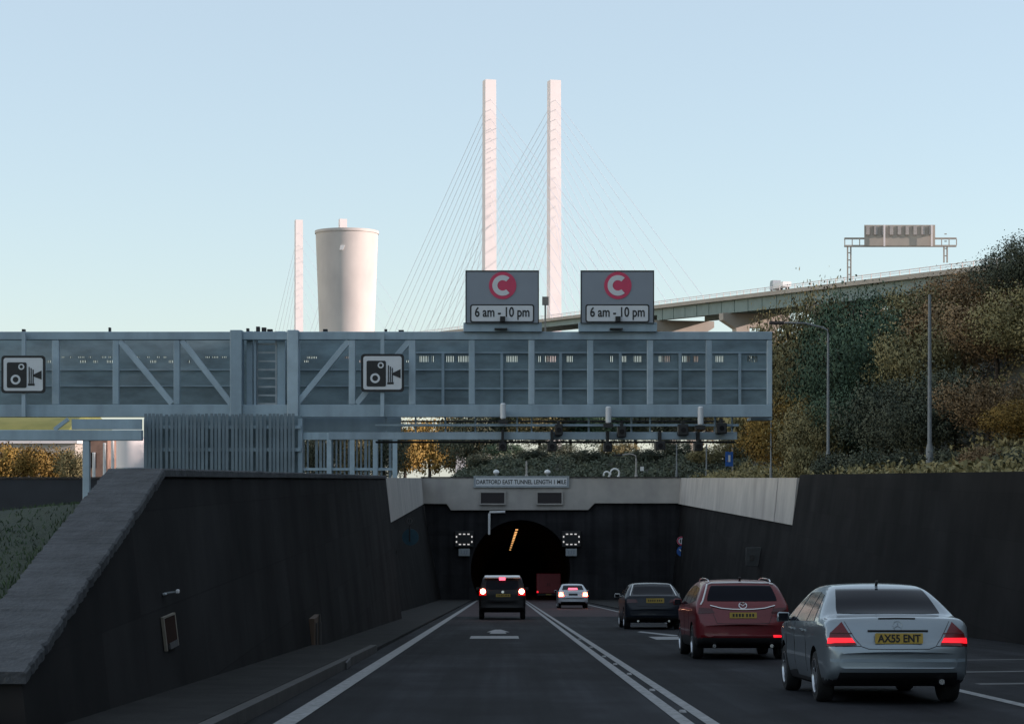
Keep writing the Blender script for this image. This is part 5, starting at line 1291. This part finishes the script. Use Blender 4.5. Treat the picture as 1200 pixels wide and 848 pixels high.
c.line('bumper_seam', [(-.84, .70), (-.45, .705)], .005, M['trim'], off=0); c.line('bumper_seam', [(.45, .705), (.84, .70)], .005, M['trim'], off=0)
c.patch('bumper_trim', [(-.80, .515), (.80, .515), (.81, .555), (-.81, .555)], mat('silver_trim', (.22, .27, .31), .4, metal=.3, var=.05), .006, (20, 2), thick=.02)
c.patch('rear_valance', [(-.72, .30), (.72, .30), (.70, .395), (-.70, .395)], M['trim'], .006, (20, 3), thick=.03)
bmb = c.line('badge_ring', [(.055 * math.cos(a) + 0, .945 + .055 * math.sin(a)) for a in [2 * math.pi * k / 16 for k in range(17)]], .004, silver, off=.002, n=1)
for a in (90, 210, 330): c.line('badge_spoke', [(0, .945), (.055 * math.cos(R_(a)), .945 + .055 * math.sin(R_(a)))], .005, silver, off=.002, parent=bmb)
c.side_glass([[(1.05, .99), (1.62, .98), (1.70, 1.33), (1.40, 1.31)], [(1.68, .98), (2.55, .97), (2.45, 1.34), (1.76, 1.345)], [(2.62, .97), (3.30, .96), (3.02, 1.16), (2.53, 1.335)]])
c.door_lines([[(1.60, .35), (1.64, .96)], [(2.60, .28), (2.60, .95)], [(3.38, .30), (3.36, .93)]])
for sx in (-1, 1):
    for yy in (1.75, 2.72): c.line('door_handle', [(yy, .865), (yy + .2, .865)], .016, silver, 'side', .02, sx)
c.windscreen([(-.66, 1.04), (.66, 1.04), (.54, 1.37), (-.54, 1.37)])
c.mirror(3.12, 1.0, silver); c.exhausts((.52,), .28, .10)
mb = MB(); mb.bar((0, 1.50, 1.43), (0, 1.44, 1.485), .03, .03); mb.build('aerial_fin', M['trim'], c.root)
# ---- distant pale saloon (same shape, braking)
S2 = dict(SED); S2['W'] = 1.84; S2['wd'] = [(a, b * 1.05) for a, b in SED['wd']]; S2['hi'] = [(a, b * 1.03) for a, b in SED['hi']]; S2['H'] = 1.48
c = Car('saloon_car', 4.33, 124.0, 'small pale saloon car with bright brake lamps ahead at the tunnel mouth', 'car', S2, palep)
c.patch('rear_window', [(-.66, 1.12), (.66, 1.12), (.56, 1.41), (-.56, 1.41)], M['glass'], .004, (12, 8))
for sx in (-1, 1):
    q = [(.56, .74), (.88, .73), (.85, .98), (.62, .98)]
    if sx < 0: q = [(-b[0], b[1]) for b in (q[1], q[0], q[3], q[2])]
    tl = c.patch('tail_lamp', q, M['lit_brake'], .012, (6, 6), thick=.03)
    mb = MB(); pp = c.rear(sx * .73, .84, .03); mb.lathe((pp.x, pp.y, pp.z), [(.10, -.02), (.10, .02)], 14, 'Y'); mb.build('lit_core', M['lit_core'], tl)
c.patch('brake_lamp', [(-.30, 1.14), (.30, 1.14), (.26, 1.24), (-.26, 1.24)], M['lit_pink'], .01, (8, 3))
c.patch('plate_recess', [(-.27, .79), (.27, .79), (.27, .91), (-.27, .91)], M['trim'], .008, (6, 3))
c.patch('rear_valance', [(-.75, .30), (.75, .30), (.73, .42), (-.73, .42)], M['trim'], .006, (12, 3), thick=.03)
c.line('bumper_seam', [(-.82, .62), (0, .625), (.82, .62)], .012, M['trim'], off=0)
c.side_glass([[(1.05, 1.02), (2.5, 1.0), (2.45, 1.37), (1.40, 1.35)], [(2.62, 1.0), (3.30, .99), (3.02, 1.18), (2.53, 1.365)]])
c.mirror(3.12, 1.03, palep)
# ---- red estate
EST = dict(L=4.55, W=1.84, H=1.52, belt=1.0, tum=.27, wr=.335, wheels=(.85, 3.55), rt=.09, plan=.10, crown=.02, dark_below=.42,
  hi=[(0, .66), (.012, .73), (.03, .78), (.05, .90), (.075, .98), (.10, 1.02), (.14, 1.07), (.20, 1.13), (.36, 1.31), (.50, 1.44), (.60, 1.475), (.9, 1.50), (1.6, 1.525), (2.3, 1.515), (2.7, 1.46), (3.1, 1.27), (3.55, 1.05), (3.9, .99), (4.3, .87), (4.47, .76), (4.55, .6)],
  lo=[(0, .46), (.03, .38), (.12, .30), (.4, .23), (1.0, .2), (3.8, .2), (4.4, .24), (4.55, .42)],
  wd=[(0, .74), (.02, .82), (.05, .86), (.12, .89), (.3, .905), (.9, .92), (3.6, .92), (4.1, .88), (4.37, .78), (4.5, .64), (4.55, .52)])
c = Car('estate_car', 4.63, 39.2, 'dark red estate car with roof rails and a curved chrome strip on its tailgate', 'car', EST, redp)
c.patch('rear_window', [(-.69, 1.12), (.69, 1.12), (.585, 1.425), (-.585, 1.425)], M['glass'], .005, (18, 10), round_=.03)
c.line('chrome_strip', [(-.62, 1.035), (-.42, .985), (-.2, .965), (0, .962), (.2, .965), (.42, .985), (.62, 1.035)], .014, M['chrome'], off=.010)
bd = c.line('badge_ring', [(.075 * math.cos(a), 1.035 + .055 * math.sin(a)) for a in [2 * math.pi * k / 16 for k in range(17)]], .009, M['chrome'], off=.012, n=1)
c.line('badge_wings', [(-.06, 1.055), (-.02, 1.045), (0, 1.02), (.02, 1.045), (.06, 1.055)], .008, M['chrome'], off=.012, parent=bd, n=1)
for sx in (-1, 1):
    q = [(.54, .90), (.855, .885), (.83, 1.0), (.60, .985)]
    if sx < 0: q = [(-b[0], b[1]) for b in (q[1], q[0], q[3], q[2])]
    c.patch('tail_lamp', q, M['lens_dark'], .012, (8, 5), thick=.03)
    q = [(.58, .435), (.80, .435), (.80, .475), (.58, .475)]
    if sx < 0: q = [(-b[0], b[1]) for b in (q[1], q[0], q[3], q[2])]
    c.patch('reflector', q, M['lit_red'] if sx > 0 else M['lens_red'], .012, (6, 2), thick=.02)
    # roof rail
    yl = [.62, .78, 1.2, 1.8, 2.3, 2.45]; mb = MB(); mb.tube([(sx * .60, y, c.hi(y) + (.010 if k in (0, 5) else .042)) for k, y in enumerate(yl)], .013, 7); mb.build('roof_rail', M['chrome'], c.root, smooth=True)
c.plate(0, .855)
c.patch('rear_valance', [(-.78, .31), (.78, .31), (.80, .415), (-.80, .415)], M['trim'], .008, (18, 3), thick=.03)
c.line('tailgate_seam', [(-.60, 1.03), (-.56, .86), (-.50, .70), (0, .69), (.50, .70), (.56, .86), (.60, 1.03)], .005, M['trim'], off=0)
c.side_glass([[(.55, 1.13), (1.35, 1.07), (1.42, 1.40), (.85, 1.38)], [(1.42, 1.07), (2.35, 1.05), (2.3, 1.42), (1.5, 1.42)], [(2.43, 1.05), (3.25, 1.04), (2.98, 1.23), (2.40, 1.41)]])
c.door_lines([[(1.38, .4), (1.40, 1.05)], [(2.40, .3), (2.40, 1.03)]])
c.line('roof_glint', [(-.80, 1.05), (-.755, 1.12), (-.64, 1.44), (-.56, 1.462), (0, 1.475), (.56, 1.462), (.64, 1.44)], .016, M['white'], off=.010)  # white line paints the sky's reflection along pillar and roof edge
c.mirror(3.05, 1.08, redp); c.exhausts((-.55, .55), .27, .09)
c.windscreen([(-.68, 1.10), (.68, 1.10), (.58, 1.42), (-.58, 1.42)])
mb = MB(); mb.bar((.02, .80, 1.51), (.02, .72, 1.58), .04, .03); mb.build('aerial_fin', M['trim'], c.root)
# ---- dark hatchback
HAT = dict(L=4.4, W=1.86, H=1.49, belt=.98, tum=.30, wr=.335, wheels=(.82, 3.45), rt=.10, plan=.12, crown=.02, dark_below=.40,
  hi=[(0, .64), (.012, .72), (.03, .77), (.05, .86), (.075, .96), (.10, 1.03), (.14, 1.07), (.25, 1.11), (.50, 1.24), (.80, 1.40), (1.0, 1.46), (1.4, 1.49), (2.2, 1.48), (2.6, 1.42), (3.0, 1.23), (3.4, 1.03), (3.8, .96), (4.15, .85), (4.33, .74), (4.4, .58)],
  lo=EST['lo'][:5] + [(3.6, .2), (4.25, .24), (4.4, .42)],
  wd=[(0, .74), (.02, .82), (.05, .87), (.12, .90), (.3, .92), (.9, .93), (3.5, .93), (3.95, .89), (4.2, .79), (4.35, .64), (4.4, .52)])
c = Car('hatchback_car', 4.90, 66.0, 'dark navy hatchback car with a yellow plate ahead of the red estate', 'car', HAT, navy)
c.patch('rear_window', [(-.66, 1.13), (.66, 1.13), (.58, 1.42), (-.58, 1.42)], M['glass'], .005, (16, 10), round_=.03)
for sx in (-1, 1):
    q = [(.50, .86), (.86, .85), (.84, .98), (.56, .97)]
    if sx < 0: q = [(-b[0], b[1]) for b in (q[1], q[0], q[3], q[2])]
    c.patch('tail_lamp', q, M['lens_dark'], .012, (8, 4), thick=.03)
c.plate(.05, .93, w_=.58, h=.15)
c.patch('rear_valance', [(-.78, .31), (.78, .31), (.80, .40), (-.80, .40)], M['trim'], .008, (18, 3), thick=.03)
c.line('tailgate_seam', [(-.58, 1.0), (-.52, .76), (0, .74), (.52, .76), (.58, 1.0)], .006, M['trim'], off=0)
c.side_glass([[(.85, 1.09), (1.5, 1.05), (1.55, 1.38), (1.15, 1.36)], [(1.57, 1.05), (2.35, 1.03), (2.3, 1.40), (1.62, 1.39)], [(2.42, 1.03), (3.15, 1.02), (2.88, 1.2), (2.38, 1.39)]])
c.line('roof_glint', [(-.745, 1.08), (-.70, 1.2), (-.605, 1.43), (-.5, 1.45), (0, 1.462), (.5, 1.45), (.605, 1.43), (.70, 1.2), (.745, 1.08)], .020, M['white'], off=.012)  # roof and pillar outline painted white as a sky reflection
c.mirror(2.95, 1.07, M['white'], .22); c.exhausts((-.5, .5), .27, .09)
c.windscreen([(-.68, 1.06), (.68, 1.06), (.58, 1.40), (-.58, 1.40)])
# ---- black off-roader in our lane
SUV = dict(L=4.5, W=1.96, H=1.80, belt=1.10, tum=.20, wr=.37, wheels=(.85, 3.5), rt=.10, plan=.08, crown=.02, dark_below=.55,
  hi=[(0, .72), (.012, .80), (.03, .95), (.05, 1.06), (.075, 1.12), (.10, 1.16), (.14, 1.22), (.22, 1.44), (.30, 1.66), (.36, 1.74), (.5, 1.78), (1.2, 1.80), (2.2, 1.79), (2.6, 1.73), (3.0, 1.48), (3.3, 1.25), (3.7, 1.18), (4.2, 1.08), (4.4, .98), (4.5, .75)],
  lo=[(0, .52), (.03, .46), (.12, .38), (.4, .30), (1.0, .28), (3.7, .28), (4.35, .32), (4.5, .5)],
  wd=[(0, .82), (.02, .89), (.05, .93), (.12, .955), (.3, .97), (.9, .98), (3.5, .98), (4.1, .95), (4.35, .85), (4.46, .7), (4.5, .6)])
c = Car('off_road_car', 0.02, 85.0, 'black off road car braking in our lane with a bright roof edge', 'car', SUV, blackp)
c.patch('rear_window', [(-.70, 1.24), (.70, 1.24), (.66, 1.62), (-.66, 1.62)], M['glass'], .006, (16, 10), round_=.04)
mb = MB(); mb.hexa([(-.74, .16, 1.70), (.74, .16, 1.70), (.74, .60, 1.76), (-.74, .60, 1.76), (-.73, .14, 1.765), (.73, .14, 1.765), (.74, .60, 1.835), (-.74, .60, 1.835)]); mb.build('roof_spoiler', M['white'], c.root, bevel=.02)  # spoiler coloured white for the sky mirrored in the roof edge
mb = MB(); mb.hexa([(-.70, .58, 1.775), (.70, .58, 1.775), (.70, 2.4, 1.785), (-.70, 2.4, 1.785), (-.69, .60, 1.832), (.69, .60, 1.832), (.68, 2.38, 1.842), (-.68, 2.38, 1.842)]); mb.build('roof', M['white'], c.root, bevel=.015)  # white slab paints the sky's reflection on the black car's roof
for sx in (-1, 1):
    q = [(.66, 1.00), (.95, .99), (.93, 1.27), (.70, 1.27)]
    if sx < 0: q = [(-b[0], b[1]) for b in (q[1], q[0], q[3], q[2])]
    tl = c.patch('tail_lamp', q, emat('lit_dim', (1, .01, .01), .5, (.3, .005, .008)), .012, (6, 6), thick=.03)
    pp = c.rear(sx * .80, 1.15, .03); mb = MB(); mb.lathe((pp.x, pp.y, pp.z), [(.105, -.03), (.105, .02)], 16, 'Y'); mb.build('lit_core', M['lit_core'], tl)
mb = MB(); mb.box(-.13, .13, .125, .16, 1.625, 1.74); mb.build('brake_lamp', M['lit_pink'], c.root, bevel=.01)
c.plate(.04, 1.0, w_=.60, h=.12, m='plate_y')
mb = MB(); pp = c.rear(.02, 1.135, .015); mb.lathe((pp.x, pp.y, pp.z), [(.055, -.012), (.055, .02)], 16, 'Y'); mb.build('badge', M['chrome'], c.root)
c.patch('rear_bumper', [(-.86, .50), (.86, .50), (.88, .78), (-.88, .78)], M['trim'], .02, (16, 4), thick=.05)
c.line('tailgate_seam', [(-.66, 1.2), (-.64, .84), (.64, .84), (.66, 1.2)], .007, M['trim'], off=.002)
c.side_glass([[(.40, 1.28), (1.4, 1.22), (1.4, 1.64), (.52, 1.62)], [(1.47, 1.22), (2.4, 1.20), (2.35, 1.64), (1.47, 1.64)], [(2.47, 1.20), (3.05, 1.20), (2.85, 1.42), (2.43, 1.62)]])
c.mirror(2.95, 1.25, M['trim'], .2)
c.windscreen([(-.74, 1.30), (.74, 1.30), (.68, 1.68), (-.68, 1.68)])
# ---- red van inside the tunnel
vy = 196.0; vx = (643 - CX) / F * vy; vz = RZ(vy)
t = thing('box_van', (vx, vy, vz), 'dull red box van driving just inside the dark tunnel', 'van', None, (-math.atan(SLOPE), 0, 0))
mb = MB(); mb.box(-1.18, 1.18, 0, 4.2, .62, 2.52); mb.build('body', vanred, t, bevel=.05)
mb = MB(); mb.prism([(4.22, .5), (6.0, .5), (6.05, 1.2), (5.6, 1.35), (5.2, 2.25), (4.22, 2.3)], 1.96, 'YZ', -.98); mb.build('cab', vanred, t, bevel=.04)
for sx in (-1, 1):
    mb = MB(); mb.box(*(sorted((sx * .03, sx * 1.10))), -.02, -.003, .70, 2.44); d = mb.build('rear_door', vanred, t)
    mb = MB(); mb.box(*(sorted((sx * .08, sx * .12))), -.05, -.022, 1.3, 1.6); mb.build('handle', M['trim'], d)
    mb = MB(); mb.box(*(sorted((sx * .98, sx * 1.14))), -.04, -.003, .68, .84); mb.build('tail_lamp', M['lit_red'], t)
    for yw in (1.0, 5.2):
        mb = MB(); mb.lathe((sx * .93, yw, .38), [(.25, -.1), (.37, -.1), (.38, -.06), (.38, .06), (.37, .1), (.25, .1)], 24, 'X'); mb.build('wheel', M['tyre'], t, smooth=True)
mb = MB(); mb.box(-1.1, 1.1, .03, .2, .42, .61); mb.build('bumper', M['trim'], t)
mb = MB(); mb.box(-.26, .26, .01, .028, .46, .57); mb.build('number_plate', M['plate_y'], t)
